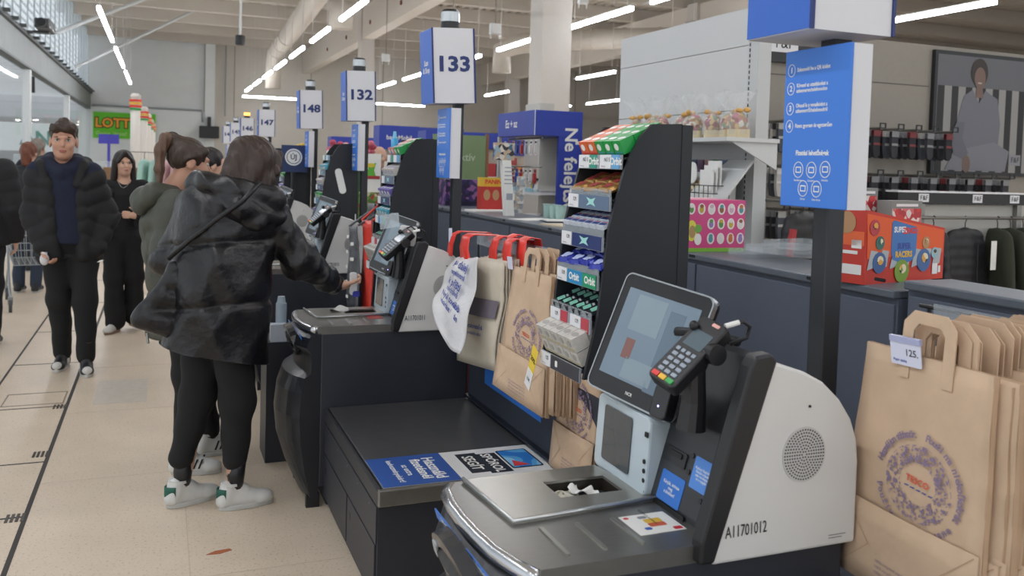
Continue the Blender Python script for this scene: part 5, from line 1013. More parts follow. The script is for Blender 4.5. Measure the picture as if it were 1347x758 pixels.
solo(B().box(-.35,.35,-.2,.2,0,1.35),'brown_crate',M('crate_brown','#8a6a4c',.7,noise=.1),'brown wooden crate behind the woman with hand on chest','crate',(-.55,16.5,0),o=(0,0,0),bevel=.01)
for i,(x,y,w,h,c,lb) in enumerate(((-1.6,30,2.2,1.35,'#8d9698','grey glass fronted counter under the lottery billboard'),(-2.9,26,1.2,1.5,'#a7acad','pale counter block beside the glazing'),(1.2,28,1.6,1.3,'#9c9a96','grey till block far behind the shoppers'))):
    t = thing('till_counter',lb,'counter',(x,y,0),o=(0,0,0)); B().box(-w/2,w/2,-.4,.4,0,h*.7).build('body',M('till'+c,c,.5),t); B().box(-w/2,w/2,-.38,-.36,h*.7,h).build('screen',m_clear,t); B().box(-w/2,w/2,-.42,.42,h*.7,h*.7+.04).build('top',m_steel,t)
    for k in range(5): B().box(-w/2+.1+k*w/5.5,-w/2+.1+k*w/5.5+.2,-.2,.1,h*.7+.04,h*.7+.2+.1*(k%2)).build('goods',M('bl'+hc[(k*3+i)%11],hc[(k*3+i)%11],.4),t)
solo(B().cyl((0,0,0),(0,0,.19),.028,n=14).cyl((0,0,.19),(0,0,.225),.024,.018,n=14),'sanitizer_bottle',[M('bottle_clear','#a9bccb',.2)],'clear bottle with blue cap on the dark box behind leather coat','bottle',(.60,4.72,.63),o=(0,0,0))
t = thing('wipes_stand','dark box stand with wipes pack behind the leather coat','stand',(.6,4.75,0),o=(0,0,0)); B().box(-.08,.1,-.12,.14,0,.63).build('box',m_navy,t); B().box(-.06,.02,-.11,-.05,.63,.72).build('wipes_pack',M('wipes_white','#c5cedb',.4),t)

solo(B().prism([(-.05,0),(-.01,.018),(.045,.012),(.05,-.004),(.0,-.016)],0,.002),'paper_scrap',M('scrap_rust','#a85f3a',.7),'small rust coloured paper scrap on the bare floor','litter',(.235,3.62,0),.2,o=(0,0,0))
kb = kiosks[1]
B().prism(rect_round(.085,.095,.012),0,.03,T=frame((1.115,.17,1.225),(.95,-.3,-.1),(.12,.1,1))).build('white_module',M('module_white','#cfcfcd',.4),kb,bevel=.004)
B().tube([(1.09,.14,1.26),(1.12,.13,1.275),(1.15,.13,1.25),(1.15,.135,1.2),(1.11,.14,1.18)],.004).build('loop_cable',m_blk,kb,smooth=True)
B().prism(rect_round(.1,.07,.004),0,.002,T=frame((1.03,.2,1.295),(.8,-.55,.2),(.3,.1,.95))).build('clear_sheet',m_clear,kb)
# ================================================================== PEOPLE
A = lambda *p: np.array(p,float)
def Rz(t): c,s = math.cos(t),math.sin(t); return np.array([[c,-s,0],[s,c,0],[0,0,1]])
def Rx(t): c,s = math.cos(t),math.sin(t); return np.array([[1,0,0],[0,c,-s],[0,s,c]])
def Ry(t): c,s = math.cos(t),math.sin(t); return np.array([[c,0,s],[0,1,0],[-s,0,c]])
def unit(v): v = np.array(v,float); return v/np.linalg.norm(v)
def joints(H, tt, th, headyaw, headpitch=0, lean=(0,0), pel=(0,0), feet=None, arms=None, headroll=0, head=None):
    """skeleton in world axes about the root; tt/th torso and hip yaw (0 = facing -y)"""
    s = H/1.75; J = {'s':s,'tt':tt}; r = lambda t: Rz(t)@A(-1,0,0); f = lambda t: Rz(t)@A(0,-1,0)
    p = A(pel[0],pel[1],.95*s); J['pel'] = p; c = p+A(lean[0],lean[1],.34*s); J['chest'] = c; J['R'] = r(tt); J['F'] = f(tt); J['neck'] = c+A(lean[0]*.3,lean[1]*.3,.17*s)
    J['rs'] = c+A(0,0,.115*s)+r(tt)*.165*s; J['ls'] = c+A(0,0,.115*s)-r(tt)*.165*s
    J['head'] = A(*head) if head is not None else J['neck']+A(0,0,.17*s)+f(headyaw)*.03*s
    J['HR'] = Rz(headyaw)@Rx(headpitch)@Ry(headroll)
    for k,sg in (('r',1),('l',-1)):
        x,y,yaw,lift = feet[k]; h = p+A(0,0,-.03*s)+r(th)*.085*s*sg; an = A(x,y,.085*s+lift); kn = (h+an)/2+f(yaw)*(.02+.25*lift)*s+A(0,0,.01); J[k+'h'],J[k+'k'],J[k+'a'] = h,kn,an; J[k+'y'] = yaw
        if arms and k in arms: J[k+'e'],J[k+'w'] = A(*arms[k][0]),A(*arms[k][1]); J[k+'hd'] = unit(arms[k][2]); J[k+'hn'] = unit(arms[k][3]); J[k+'c'] = arms[k][4]
    return J
def torso(J, r1, d1, r2, d2, r3, d3, low=0.0, yaw=None, off=(0,0), top=.13):
    """shoulder, waist and hip ellipses"""
    c,p,s = J['chest'],J['pel'],J['s']; yw = J['tt'] if yaw is None else yaw
    S_ = [(c[2]+top*s,c[0]+off[0],c[1]+off[1],r1*.8*s,d1*.75*s),(c[2]+.04*s,c[0]+off[0],c[1]+off[1],r1*s,d1*s),((c[2]+p[2])/2,(c[0]+p[0])/2+off[0],(c[1]+p[1])/2+off[1],r2*s,d2*s),(p[2],p[0]+off[0],p[1]+off[1],r3*s,d3*s)]
    if low: S_.append((p[2]-low*s,p[0]+off[0],p[1]+off[1],r3*1.02*s,d3*1.02*s))
    return loft(S_,yw)
def scaled(prims, c, f):
    out = []
    for q in prims:
        q = list(q)
        if q[0]=='c': q[1] = c+(q[1]-c)*f; q[2] = c+(q[2]-c)*f; q[3] *= f; q[4] *= f
        else: q[1] = c+(q[1]-c)*f; q[2] = q[2]*f
        out.append(tuple(q))
    return out
def hand_prims(w, d, n, side, curl, s):
    n = unit(n-d*np.dot(n,d)); t = np.cross(d,n)*side; P = [cap(w,w+d*.03*s,.022*s,.026*s),ell(w+d*.055*s,A(.03,.04,.014)*s*1.05,np.stack([t,d,n],1))]
    for i,(off,L) in enumerate(((.028,.068),(.01,.076),(-.009,.071),(-.026,.056))):
        a = w+d*.088*s+t*off*s; ang = 0
        for q,fr in enumerate((.45,.32,.23)):
            ang += curl*(.8,1.0,.7)[q]; b = a+(d*math.cos(ang)+n*math.sin(ang))*L*fr*s; P.append(cap(a,b,(.0095-.0008*q)*s,(.009-.0008*q)*s,k=.006)); a = b
    a = w+d*.03*s+t*.028*s; d2 = unit(d*.65+t*.65+n*.35*curl); b = a+d2*.045*s; P += [cap(a,b,.012*s,.0105*s,k=.012)]; d3 = unit(d2+d*.5+n*.6*curl-t*.3*curl); P.append(cap(b,b+d3*.033*s,.0105*s,.009*s,k=.006))
    return P
def head_prims(J, fem=False):
    R,c,s = J['HR'],J['head'],J['s']*J.get('hs',1); g = lambda p: c+R@(A(*p)*s); rr = lambda r: A(*r)*s
    j = .9 if fem else 1
    P = [ell(g((0,.015,.03)),rr((.074,.094,.088)),R),ell(g((0,-.03,-.03)),rr((.06*j+.002,.064,.084)),R),ell(g((0,-.052,-.083)),rr((.038*j,.038,.03)),R),ell(g((0,-.02,-.07)),rr((.052*j,.05,.04)),R),
         cap(g((0,-.09,.012)),g((0,-.112,-.022)),.008*s,.0125*s,k=.012),ell(g((0,-.084,.03)),rr((.045,.016,.013)),R,k=.015),ell(g((-.036,-.072,-.022)),rr((.02,.02,.02)),R),ell(g((.036,-.072,-.022)),rr((.02,.02,.02)),R),
         ell(g((0,-.095,-.055)),rr((.022,.011,.009)),R,k=.008),ell(g((-.076,.012,-.008)),rr((.009,.022,.033)),R,k=.01),ell(g((.076,.012,-.008)),rr((.009,.022,.033)),R,k=.01)]
    P += [sub_(ell(g((sx*.031,-.102,.011)),rr((.015,.014,.009)),R,k=.008)) for sx in (-1,1)]
    return P
def body(J, parent, skin, vox=.008, fem=False, hands='rl'):
    s = J['s']; P = head_prims(J,fem)
    P = [cap(J['neck']-A(0,0,.05*s),J['head']-J['HR']@A(0,-.01,.08)*s+0*A(0,0,0),.055*s,.05*s),cap(J['neck'],J['head']+J['HR']@A(0,.02,-.05)*s,.052*s,.048*s)]+P
    c_,p_ = J['chest'],J['pel']; P += [cap(J['rs'],J['ls'],.055*s),torso(J,.15,.10,.125,.09,.15,.10),cap(J['neck']-A(0,0,.03),J['chest'],.06*s,.08*s),cap(J['rh'],J['lh'],.085*s)]
    for k in 'rl':
        P += [cap(J[k+'h'],J[k+'k'],.075*s,.05*s),cap(J[k+'k'],J[k+'a'],.048*s,.035*s),cap(J[k+'a'],J[k+'a']+Rz(J[k+'y'])@A(0,-.07,-.06)*s,.03*s,.018*s)]
        if k+'e' in J:
            P += [cap(J[k+'s'],J[k+'e'],.045*s,.038*s),cap(J[k+'e'],J[k+'w'],.037*s,.026*s)]
            if k in hands: P += hand_prims(J[k+'w'],J[k+'hd'],J[k+'hn'],1 if k=='r' else -1,J[k+'c'],s)
    return soft('body',P,vox,skin,parent,k=.02)
def face(J, parent, brow='#2a211c', lip='#a9675e', eye='#3a3a35', fem=False):
    R,c,s = J['HR'],J['head'],J['s']*J.get('hs',1); MR = Matrix(R.tolist())
    def place(b,n,m,p): 
        o = b.build(n,m,parent,smooth=True,o=(0,0,0)); o.matrix_local = Matrix.Translation(Vector(c+R@(A(*p)*s)))@MR.to_4x4()@Matrix.Scale(s,4); return o
    for sx in (-1,1):
        e = place(B().ell((0,0,0),(.0135,.010,.0085)),'eye',M('eye_white','#d3cdc6',.25),(sx*.031,-.0825,.0105)); B().prism(ellipse(.0058,.0058,12),0,.001,T=frame((0,-.0098,0),(1,0,0),(0,0,1))).build('iris',M('iris'+eye,eye,.2),e,o=(0,0,0))
        place(B().tube([(-.018*sx,-.001,.003),(-.017*sx,0,0)][:1]+[(.0*sx,-.006,.003),(.017*sx,.0,.0)],[.0024,.0032,.002],n=6),'eyebrow',M('brow'+brow,brow,.8),(sx*.032,-.089,.0285))
        B().tube([(-.013,-.006,.004),(0,-.0105,.0085),(.013,-.006,.003)],.0017,n=5).build('eyelid',M('brow'+brow,brow,.8),e,o=(0,0,0))
    place(B().tube([(-.021,.006,0),(-.008,-.001,.0025),(0,-.0015,.001),(.008,-.001,.0025),(.021,.006,0)],[.002,.0045,.0045,.0045,.002],n=6).tube([(-.018,.005,-.004),(0,-.001,-.007),(.018,.005,-.004)],[.002,.0055,.002],n=6),'lips',M('lip'+lip,lip,.45),(0,-.1035,-.0545))
def quilt(bones, pitch, amp):
    def d(v):
        best = np.full(len(v),9.); sc = np.zeros(len(v))
        for a,b in bones:
            ba = b-a; t = np.clip(((v-a)@ba)/(ba@ba),0,1.05); dd = np.linalg.norm(v-(a+t[:,None]*ba),axis=1); m = dd<best; best[m] = dd[m]; sc[m] = (t*np.linalg.norm(ba))[m]
        return amp*(np.abs(np.sin(sc*math.pi/pitch))**.6-.6)
    return d
def wrinkle(amp, fr=18, seed=0):
    def d(v): x,y,z = v.T; return amp*(np.sin(fr*z+3*np.sin(7*x+seed)+2*np.sin(9*y))*.5+np.sin(fr*1.9*z+5*x-4*y+seed*2)*.3+np.sin(13*x+11*y+fr*.7*z)*.3)
    return d
def trousers(J, parent, m, wide=1.0, cuff=1.0, vox=.011, len_=0.0, label=None):
    s = J['s']; P = [cap(J['rh'],J['lh'],.105*s),cap(J['pel']+A(0,0,.1*s),J['pel'],.125*s,.13*s)]
    for k in 'rl': P += [cap(J[k+'h'],J[k+'k'],.098*s*wide,.075*s*wide),cap(J[k+'k'],J[k+'a']+A(0,0,.015+len_),.074*s*wide,.053*s*cuff)]
    return soft('trousers',P,vox,m,parent,k=.04,disp=wrinkle(.006*s,22),label=label)
def shoe(J, k, parent, up, sole, extra=None, L=.275):
    s = J['s']; an = J[k+'a']; T = Matrix.Translation((an[0],an[1],an[2]-.085*s))@Matrix.Rotation(J[k+'y'],4,'Z')@Matrix.Scale(s*.9,4)@Matrix.Diagonal((1.02,.93,1,1))
    P = [cap((0,.05,.05),(0,-.13,.04),.04,.042),cap((0,.055,.05),(0,.04,.11),.038,.04),cap((0,.02,.1),(0,-.09,.062),.04,.034),ell((0,-.165,.042),(.046,.055,.036)),cap((0,-.0,.125),(0,-.05,.1),.028,.026)]
    o = soft('shoe',P,.008,up,parent,k=.03,post=lambda v: np.stack([v[:,0],v[:,1],np.maximum(v[:,2],.022)],1)); o.matrix_local = T
    out = [(.045*math.cos(a)*(1 if math.sin(a)>0 else 1.05)*(1+.12*(math.sin(a)<-.3)),.085*math.sin(a)+(.0 if math.sin(a)>0 else 1.62*.085*math.sin(a))) for a in [2*math.pi*i/26 for i in range(26)]]
    B().prism(out,0,.028).build('sole',sole,o,o=(0,0,0),bevel=.006)
    for z in range(5): B().tube([(-.03,-.035-.02*z,.098-.009*z),(0,-.042-.02*z,.118-.0085*z),(.03,-.035-.02*z,.098-.009*z)],.0042,n=6).build('lace',M('lace_white','#c9c9c6',.7),o,o=(0,0,0),smooth=True)
    sk = B().tube([(0,-.008,.11),(0,-.006,.15),(0,-.006,.175),(0,-.014,.25)],[.041,.047,.05,.05],n=16).build('sock',m_blk,o,o=(0,0,0),smooth=True)
    B().ring(ellipse(.05,.056,20),ellipse(.041,.046,20),.128,.142,T=Matrix.Translation((0,.018,0))).build('shoe_collar',up,o,o=(0,0,0))
    if extra: extra(o)
    return o
def hairmat(name,c): return M(name,c,.5,noise=.22,nscale=55,stretch=(1,1,.12),bump=.3,bscale=90)
SK = M('skin_light','#c79d86',.5,noise=.05,nscale=12); SK2 = M('skin_warm','#bd8f78',.5,noise=.05,nscale=12)
def sleeve(J,k,ra,rb,rc,end=1.0): e = J[k+'e']+(J[k+'w']-J[k+'e'])*end; return [cap(J[k+'s'],J[k+'e'],ra,rb),cap(J[k+'e'],e,rb,rc)]
# ---------------------------------------------------------------- woman in the black leather look coat
X0,Y0 = .21,4.12
J = joints(1.67,math.radians(160),math.radians(130),math.radians(118),.42,lean=(.05,.01),pel=(.04,.0),feet={'r':(.115,-.05,math.radians(97),0),'l':(-.105,.055,math.radians(112),0)},
    arms={'r':((.40,.0,1.10),(.585,.09,.985),(.9,.35,-.15),(.1,.25,.96),.75),'l':((-.16,.12,1.12),(.02,.30,.98),(.6,.8,0),(0,0,-1),.5)},head=(.19,.0,1.545))
w1 = thing('person','woman in oversized black leather look coat scanning at the kiosk','person',(X0,Y0,0),o=(0,0,0))
body(J,w1,SK,.0075,True); face(J,w1,fem=True)
mc = M('leather_black','#111216',.34,noise=.12,nscale=7,bump=.3,bscale=26)
c = J['chest']; p = J['pel']
coat = [loft([(1.47,.06,-.02,.13,.10),(1.40,.06,-.02,.185,.13),(1.30,.055,-.02,.21,.155),(1.12,.045,-.03,.215,.175),(.90,.035,-.03,.215,.185),(.60,.03,-.02,.215,.18)]),cap(J['rs']+A(0,0,-.0),J['rs']*.5+J['ls']*.5,.075,.09),cap(J['ls']+A(0,0,-.0),J['rs']*.5+J['ls']*.5,.075,.09)]+sleeve(J,'r',.092,.078,.06,.9)+sleeve(J,'l',.09,.08,.07,.9)
def coatdisp(v):
    x,y,z = v.T; d = np.zeros(len(v)); inb = (x<.27)
    for zs in (1.17,.90): t = (z-zs-.05*np.sin(4*x+1))/.014; d -= .011*np.exp(-t*t)*inb
    ridge = lambda q: 1-np.abs(np.sin(q))
    zz = np.minimum(np.abs(z-1.17-.05*np.sin(4*x+1)),np.abs(z-.90-.05*np.sin(4*x+1))); d += .012*np.clip(zz/.09,0,1)**.5*inb; d += .02*ridge(9*x+1.6*np.sin(3.7*z)+1.2*z)*np.clip((1.38-z)*2.2,.15,1)*inb+.009*ridge(15*x-11*z+2*y)+.007*np.sin(17*z+9*x+3*np.sin(11*x))
    arm = np.clip((x-.24)*8,0,1); d += arm*.014*ridge(19*x-15*z+6*np.sin(6*y))
    return d-.014
hem = .70
soft('coat',coat,.010,mc,w1,k=.05,disp=coatdisp,post=lambda v: np.stack([v[:,0],v[:,1],np.maximum(v[:,2],hem-.3*(v[:,0]-.05)+.015*np.sin(9*v[:,0]))],1))
n = J['neck']
hood = [cap(n+A(-.17,.02,.07),n+A(-.125,-.10,.07),.045,.05),cap(n+A(-.125,-.10,.07),n+A(.0,-.165,.045),.05,.055),cap(n+A(0,-.165,.045),n+A(.15,-.12,.0),.055,.055),cap(n+A(.15,-.12,.0),n+A(.19,.02,-.02),.055,.045),cap(n+A(-.15,-.08,-.005),n+A(.0,-.185,-.03),.045,.052),cap(n+A(.0,-.185,-.03),n+A(.17,-.11,-.075),.052,.045),cap(n+A(-.1,-.13,-.06),n+A(.08,-.17,-.095),.04,.04),cap(n+A(-.13,.06,.08),n+A(-.17,.0,.07),.04,.045),ell(n+A(.01,-.08,-.01),(.15,.09,.06))]
soft('hood',hood,.008,mc,w1,k=.022,disp=lambda v: .009*(1-np.abs(np.sin(24*v[:,2]+7*v[:,0]+4*np.sin(6*v[:,0]))))+.004*np.sin(27*v[:,0]+31*v[:,2])-.004)
hd,HR = J['head'],J['HR']; g = lambda q: hd+HR@A(*q)
hm = hairmat('hair_brown','#33241c')
hair = [ell(g((0,.022,.035)),(.085,.103,.094),HR),cap(g((-.06,.02,.06)),g((-.082,-.035,-.09)),.035,.03),cap(g((-.082,-.03,-.05)),g((-.07,-.02,-.22)),.03,.022),cap(g((0,.1,.04)),g((-.02,.1,-.16)),.05,.05),cap(g((.06,.04,.03)),g((.06,.05,-.18)),.04,.03),cap(g((-.07,.03,.02)),g((-.06,.06,-.24)),.045,.03),cap(g((-.03,-.07,.085)),g((-.078,-.062,-.0)),.022,.018)]
soft('hair',hair,.006,hm,w1,k=.03,disp=lambda v: .0022*np.sin(190*(v[:,0]*.7+v[:,1]*.7)+10*v[:,2]))
mt = M('fleece_black','#111214',.85,noise=.08,nscale=30)
trousers(J,w1,mt,1.06,1.12,len_=.13)
m_sw_ = M('shoe_white','#cfcfcc',.45,noise=.03); m_sole = M('sole_white','#bcbcb8',.6); m_sg = M('tab_green','#1f5a4b',.6)
def tab(o): B().grid(lambda u,v: ((-.043+.086*u),.052+.042*math.sin(math.pi*u),.06+.055*v-.012*math.sin(math.pi*u)*(1-v)),10,3,.006).build('heel_tab',m_sg,o,o=(0,0,0),smooth=True,label='green heel tab')
for k in 'rl':
    shoe(J,k,w1,m_sw_,m_sole,tab)
# her shoulder bag
t = thing('shoulder_bag','black leather shoulder bag with zip pulls slung at her left side','bag',(X0-.235,Y0-.1,.80),o=(0,0,0))
soft('bag_body',[cap((-.055,0,.08),(.13,.01,.0),.028,.03),cap((-.055,0,.08),(.09,0,.3),.028,.025),cap((.09,0,.3),(.2,.0,.28),.025,.03),cap((-.02,0,.1),(.15,.01,.06),.04,.04),cap((.04,0,.17),(.16,.01,.14),.042,.042),cap((.1,0,.24),(.18,0,.2),.035,.04)],.008,mc,t,k=.03,disp=lambda v: .006*np.sin(19*v[:,0]+23*v[:,2])+.004*np.sin(41*v[:,2]-11*v[:,0]))
B().tube([(.06,-.02,.34),(.14,-.05,.42),(.25,-.13,.52),(.35,-.175,.60),(.42,-.15,.68)],.011,n=8).build('strap',M('strap_black','#131417',.4),t,smooth=True)
for q in ((-.02,-.045,.03),(.1,-.04,-.01)): B().tube([q,(q[0]+.005,q[1]-.005,q[2]-.045)],.006,n=6).build('zip_pull',m_steel,t)
t = thing('hand_scanner','white and violet hand scanner held in her right hand','scanner',(X0+.665,Y0+.10,.985),o=(0,0,0))
B().prism(rect_round(.035,.11,.012),-.012,.012,T=frame((0,0,0),(1,.1,0),(-.25,.0,1))).build('grip',M('scanner_white','#d3d3d6',.35),t,bevel=.004); B().prism(rect_round(.036,.03,.01),-.0125,.0125,T=frame((.012,0,-.05),(1,.1,0),(-.25,.0,1))).build('tip',M('scanner_violet','#3a3f9a',.35),t)
# ---------------------------------------------------------------- woman in the khaki puffer
X0,Y0 = .16,4.72
J = joints(1.66,math.radians(98),math.radians(95),math.radians(105),.18,lean=(-.05,0),pel=(-.06,.0),feet={'r':(-.03,-.13,math.radians(80),0),'l':(.10,.13,math.radians(95),0)},
    arms={'r':((-.12,-.20,1.10),(.10,-.2,.98),(1,.1,0),(0,.3,-1),.5),'l':((-.02,.22,1.1),(.2,.2,1.0),(1,0,0),(0,0,-1),.5)},head=(-.025,-.02,1.545))
w2 = thing('person','woman with ponytail in khaki puffer jacket behind leather coat woman','person',(X0,Y0,0),o=(0,0,0))
body(J,w2,SK2,.0085,True,''); face(J,w2,fem=True)
mk = M('puffer_khaki','#41433a',.6,noise=.08,nscale=10,bump=.15,bscale=14); c,p,n = J['chest'],J['pel'],J['neck']
jk = [torso(J,.21,.15,.2,.155,.2,.16,.24),cap(J['rs'],J['ls'],.08)]+sleeve(J,'r',.082,.075,.055,.92)+sleeve(J,'l',.082,.075,.055,.92)
soft('jacket',jk,.011,mk,w2,k=.045,disp=lambda v: quilt([(c+A(0,0,.2),p+A(0,0,-.25)),(J['rs'],J['re']),(J['re'],J['rw'])],.13,.012)(v)+.005*(1-np.abs(np.sin(29*v[:,0]+23*v[:,1]+14*v[:,2]))))
soft('hood',[cap(n+A(-.07,-.10,.0),n+A(-.11,.0,-.02),.05,.055),cap(n+A(-.11,.0,-.02),n+A(-.07,.10,.0),.055,.05),cap(n+A(-.07,-.1,0),n+A(.06,-.08,-.03),.048,.035),cap(n+A(-.07,.1,0),n+A(.06,.08,-.03),.048,.035),cap(n+A(-.12,-.06,-.06),n+A(-.13,.06,-.06),.045,.045),cap(n+A(-.05,-.07,.03),n+A(.03,-.065,.02),.035,.03)],.009,mk,w2,k=.03,disp=lambda v: .006*(1-np.abs(np.sin(30*v[:,2]+11*v[:,0])))-.003)
hd,HR = J['head'],J['HR']; g = lambda q: hd+HR@A(*q); hm2 = hairmat('hair_darkblonde','#3b2d24')
soft('hair',[ell(g((0,.022,.036)),(.08,.098,.09),HR),cap(g((-.05,-.05,.07)),g((-.07,.02,.02)),.02,.02),sub_(ell(g((0,-.13,-.02)),(.12,.07,.1),HR)),sub_(ell(g((-.085,.005,-.03)),(.03,.03,.045),HR)),cap(g((0,.085,.095)),g((0,.105,.1)),.032,.03)],.006,hm2,w2,k=.02,disp=lambda v: .002*np.sin(200*v[:,1]+80*v[:,2]))
tail = [g((0,.095,.105)),g((0,.135,.095)),g((-.005,.152,.03)),g((-.012,.142,-.06)),g((-.02,.115,-.17))]
soft('ponytail',[cap(tail[i],tail[i+1],(.024,.027,.026,.021)[i],(.027,.026,.021,.006)[i]) for i in range(4)],.006,hairmat('hair_ombre','#5a4333'),w2,k=.02,disp=lambda v: .003*np.sin(220*v[:,0]+150*v[:,1])); B().ring(ellipse(.036,.036),ellipse(.026,.026),-.008,.008,T=Matrix.Translation(Vector(g((0,.105,.1))))@Matrix.Rotation(1.3,4,'X')).build('hair_tie',m_blk,w2,o=(0,0,0))
trousers(J,w2,mt,.95,1.0,len_=.03)
def stripes(o):
    for sx in (-1,1):
        for q in range(3): B().grid(lambda u,v: (sx*(.0445-.004*v),-.035-.03*q-.022*v+.012*u,.04+.055*v),2,3,.004).build('stripe',m_ink,o,o=(0,0,0))
for k in 'rl': shoe(J,k,w2,m_sw_,m_sole,stripes)
# ---------------------------------------------------------------- young man walking towards the camera
X0,Y0 = -.57,7.03
J = joints(1.79,math.radians(4),math.radians(3),math.radians(2),.02,lean=(-.04,.02),pel=(-.03,.02),feet={'r':(-.08,.12,math.radians(-8),0),'l':(.09,-.08,math.radians(6),0)},
    arms={'r':((-.275,.03,1.12),(-.19,-.1,.90),(.35,-.25,-.9),(.8,-.3,.3),.9),'l':((.215,.08,1.12),(.15,-.06,.88),(-.2,-.2,-1),(-1,0,0),.6)},head=(-.075,.0,1.655)); J['hs'] = 1.1
mn = thing('person','young man in black puffer coat and navy hoodie walking up the aisle','person',(X0,Y0,0),o=(0,0,0))
body(J,mn,SK2,.0075,False,'r'); face(J,mn,'#2c221b')
mp = M('puffer_matte','#111215',.75,noise=.08,nscale=12,bump=.1,bscale=18); c,p,n = J['chest'],J['pel'],J['neck']
mh = M('hoodie_navy','#171e33',.9,noise=.08,nscale=40)
soft('hoodie',[torso(J,.15,.135,.14,.135,.14,.135,.04,off=(0,-.01)),cap(J['rs'],J['ls'],.08),cap(n+A(-.1,-.04,-.0),n+A(0,-.115,-.06),.045,.04),cap(n+A(.1,-.04,.0),n+A(0,-.115,-.06),.045,.04),cap(n+A(-.1,-.02,.01),n+A(-.08,.08,.03),.05,.05),cap(n+A(.1,-.02,.01),n+A(.08,.08,.03),.05,.05),cap(n+A(-.08,.09,.02),n+A(.08,.09,.02),.06,.06)],.011,mh,mn,k=.035,disp=wrinkle(.005,20,1))
Rr = J['R']; jk = []
for sg,a in ((1,'r'),(-1,'l')):
    jk += [cap(J[a+'s']+A(0,.0,-.02),J[a+'s']-Rr*sg*.05+A(0,.05,0),.085,.08),cap(c+Rr*sg*.125+A(0,-.0,.02),p+Rr*sg*.125+A(0,.0,-.12),.095,.095),cap(c+Rr*sg*.1+A(0,-.08,.03),p+Rr*sg*.1+A(0,-.09,-.12),.06,.06)]+sleeve(J,a,.08,.074,.058,.93)
jk += [torso(J,.19,.12,.18,.12,.18,.12,.15,off=(0,.04)),cap(J['rs']+A(0,.04,.0),J['ls']+A(0,.04,.0),.075)]
bones = [(c+A(0,0,.2),p+A(0,0,-.2))]+[(J[q+'s'],J[q+'e']) for q in 'rl']+[(J[q+'e'],J[q+'w']) for q in 'rl']
soft('puffer_coat',jk,.012,mp,mn,k=.04,disp=quilt(bones,.11,.014))
soft('coat_collar',[cap(n+A(-.13,-.05,-.01),n+A(-.14,.06,.0),.045,.05),cap(n+A(.13,-.05,-.01),n+A(.14,.06,.0),.045,.05),cap(n+A(-.13,.1,-.0),n+A(.13,.1,-.0),.06,.06),cap(n+A(-.12,-.05,-.02),n+A(-.1,-.12,-.14),.04,.035),cap(n+A(.12,-.05,-.02),n+A(.1,-.12,-.14),.04,.035)],.011,mp,mn,k=.04)
hd,HR = J['head'],J['HR']; g = lambda q: hd+HR@A(*q)
soft('hair',scaled([ell(g((0,.025,.055)),(.083,.095,.085),HR),cap(g((-.05,-.062,.088)),g((.05,-.062,.088)),.03,.03),cap(g((0,-.04,.115)),g((0,.04,.125)),.04,.03),sub_(ell(g((0,-.13,-.0)),(.13,.075,.07),HR)),sub_(ell(g((0,.0,-.09)),(.14,.2,.07),HR))],hd,1.1),.0065,hairmat('hair_short_brown','#3a2c22'),mn,k=.02,disp=lambda v: .007*np.sin(85*v[:,0]+40*v[:,2])*np.sin(75*v[:,1]+60*v[:,2]))
tr = trousers(J,mn,mt,1.05,1.15,len_=.02); text('✓',.0001,frame((0,0,0),(1,0,0),(0,0,1)),m_pw,mn) if False else None
B().grid(lambda u,v: (.155+.045*u,-.115-.0*v,.80+.012*v*math.sin(3.1*u)+.014*u*u),6,2,.002).build('swoosh_emblem',m_pw,tr,o=(0,0,0))
m_sb_ = M('shoe_black','#202124',.45); m_cap = M('toe_white','#cdccc8',.45)
def dunk(o):
    soft('toe_cap',[ell((0,-.19,.05),(.036,.034,.034))],.008,m_cap,o,k=.01,post=lambda v: np.stack([v[:,0],v[:,1],np.maximum(v[:,2],.022)],1))
    for sx in (-1,1): B().grid(lambda u,v: (sx*.0455,-.06+.075*u,.04+.04*v),3,3,.004).build('side_panel',m_cap,o,o=(0,0,0))
for k in 'rl': shoe(J,k,mn,m_sb_,m_sole,dunk)
solo(B().ell((0,0,0),(.03,.03,.042)).cyl((0,0,.03),(0,0,.05),.018,n=12),'hand_scanner',M('scanner_white','#d3d3d6',.35),'small white round gadget held in the walking mans hand','scanner',(X0-.175,Y0-.155,.83),o=(0,0,0),smooth=True)
# ---------------------------------------------------------------- woman with her hand on her chest
X0,Y0 = -.30,8.55
J = joints(1.61,math.radians(12),math.radians(8),math.radians(14),.0,lean=(.0,0),feet={'r':(-.06,-.06,math.radians(-25),0),'l':(.09,.05,math.radians(20),.035)},
    arms={'r':((-.22,.04,1.02),(-.24,-.04,.80),(0,-.1,-1),(1,0,0),.5),'l':((.24,-.03,1.03),(.13,-.19,1.04),(-.9,-.1,.1),(0,1,-.1),.35)},head=(.0,-.02,1.49))
w4 = thing('person','woman in black top and quilted vest with hand on chest','person',(X0,Y0,0),o=(0,0,0))
body(J,w4,SK,.008,True,'rl'); face(J,w4,'#241b18','#b06a62',fem=True); c,p,n = J['chest'],J['pel'],J['neck']
soft('top',[torso(J,.165,.115,.14,.11,.165,.125,.05),cap(J['rs'],J['ls'],.058),sub_(cap(n+A(0,-.15,.04),n+A(0.0,-.145,-.12),.085,.03,k=.015))]+sleeve(J,'r',.058,.052,.042,1)+sleeve(J,'l',.058,.052,.042,.95),.009,M('top_black','#141417',.85),w4,k=.03,disp=wrinkle(.003,20,2))
Rr = J['R']; vj = [torso(J,.175,.105,.16,.105,.175,.115,.0,off=(0,.05)),cap(J['rs']+A(0,.03,.0),J['ls']+A(0,.03,0),.058)]
for sg in (1,-1): vj += [cap(c+Rr*sg*.125+A(0,-.05,.05),p+Rr*sg*.125+A(0,-.06,-.02),.05,.06)]
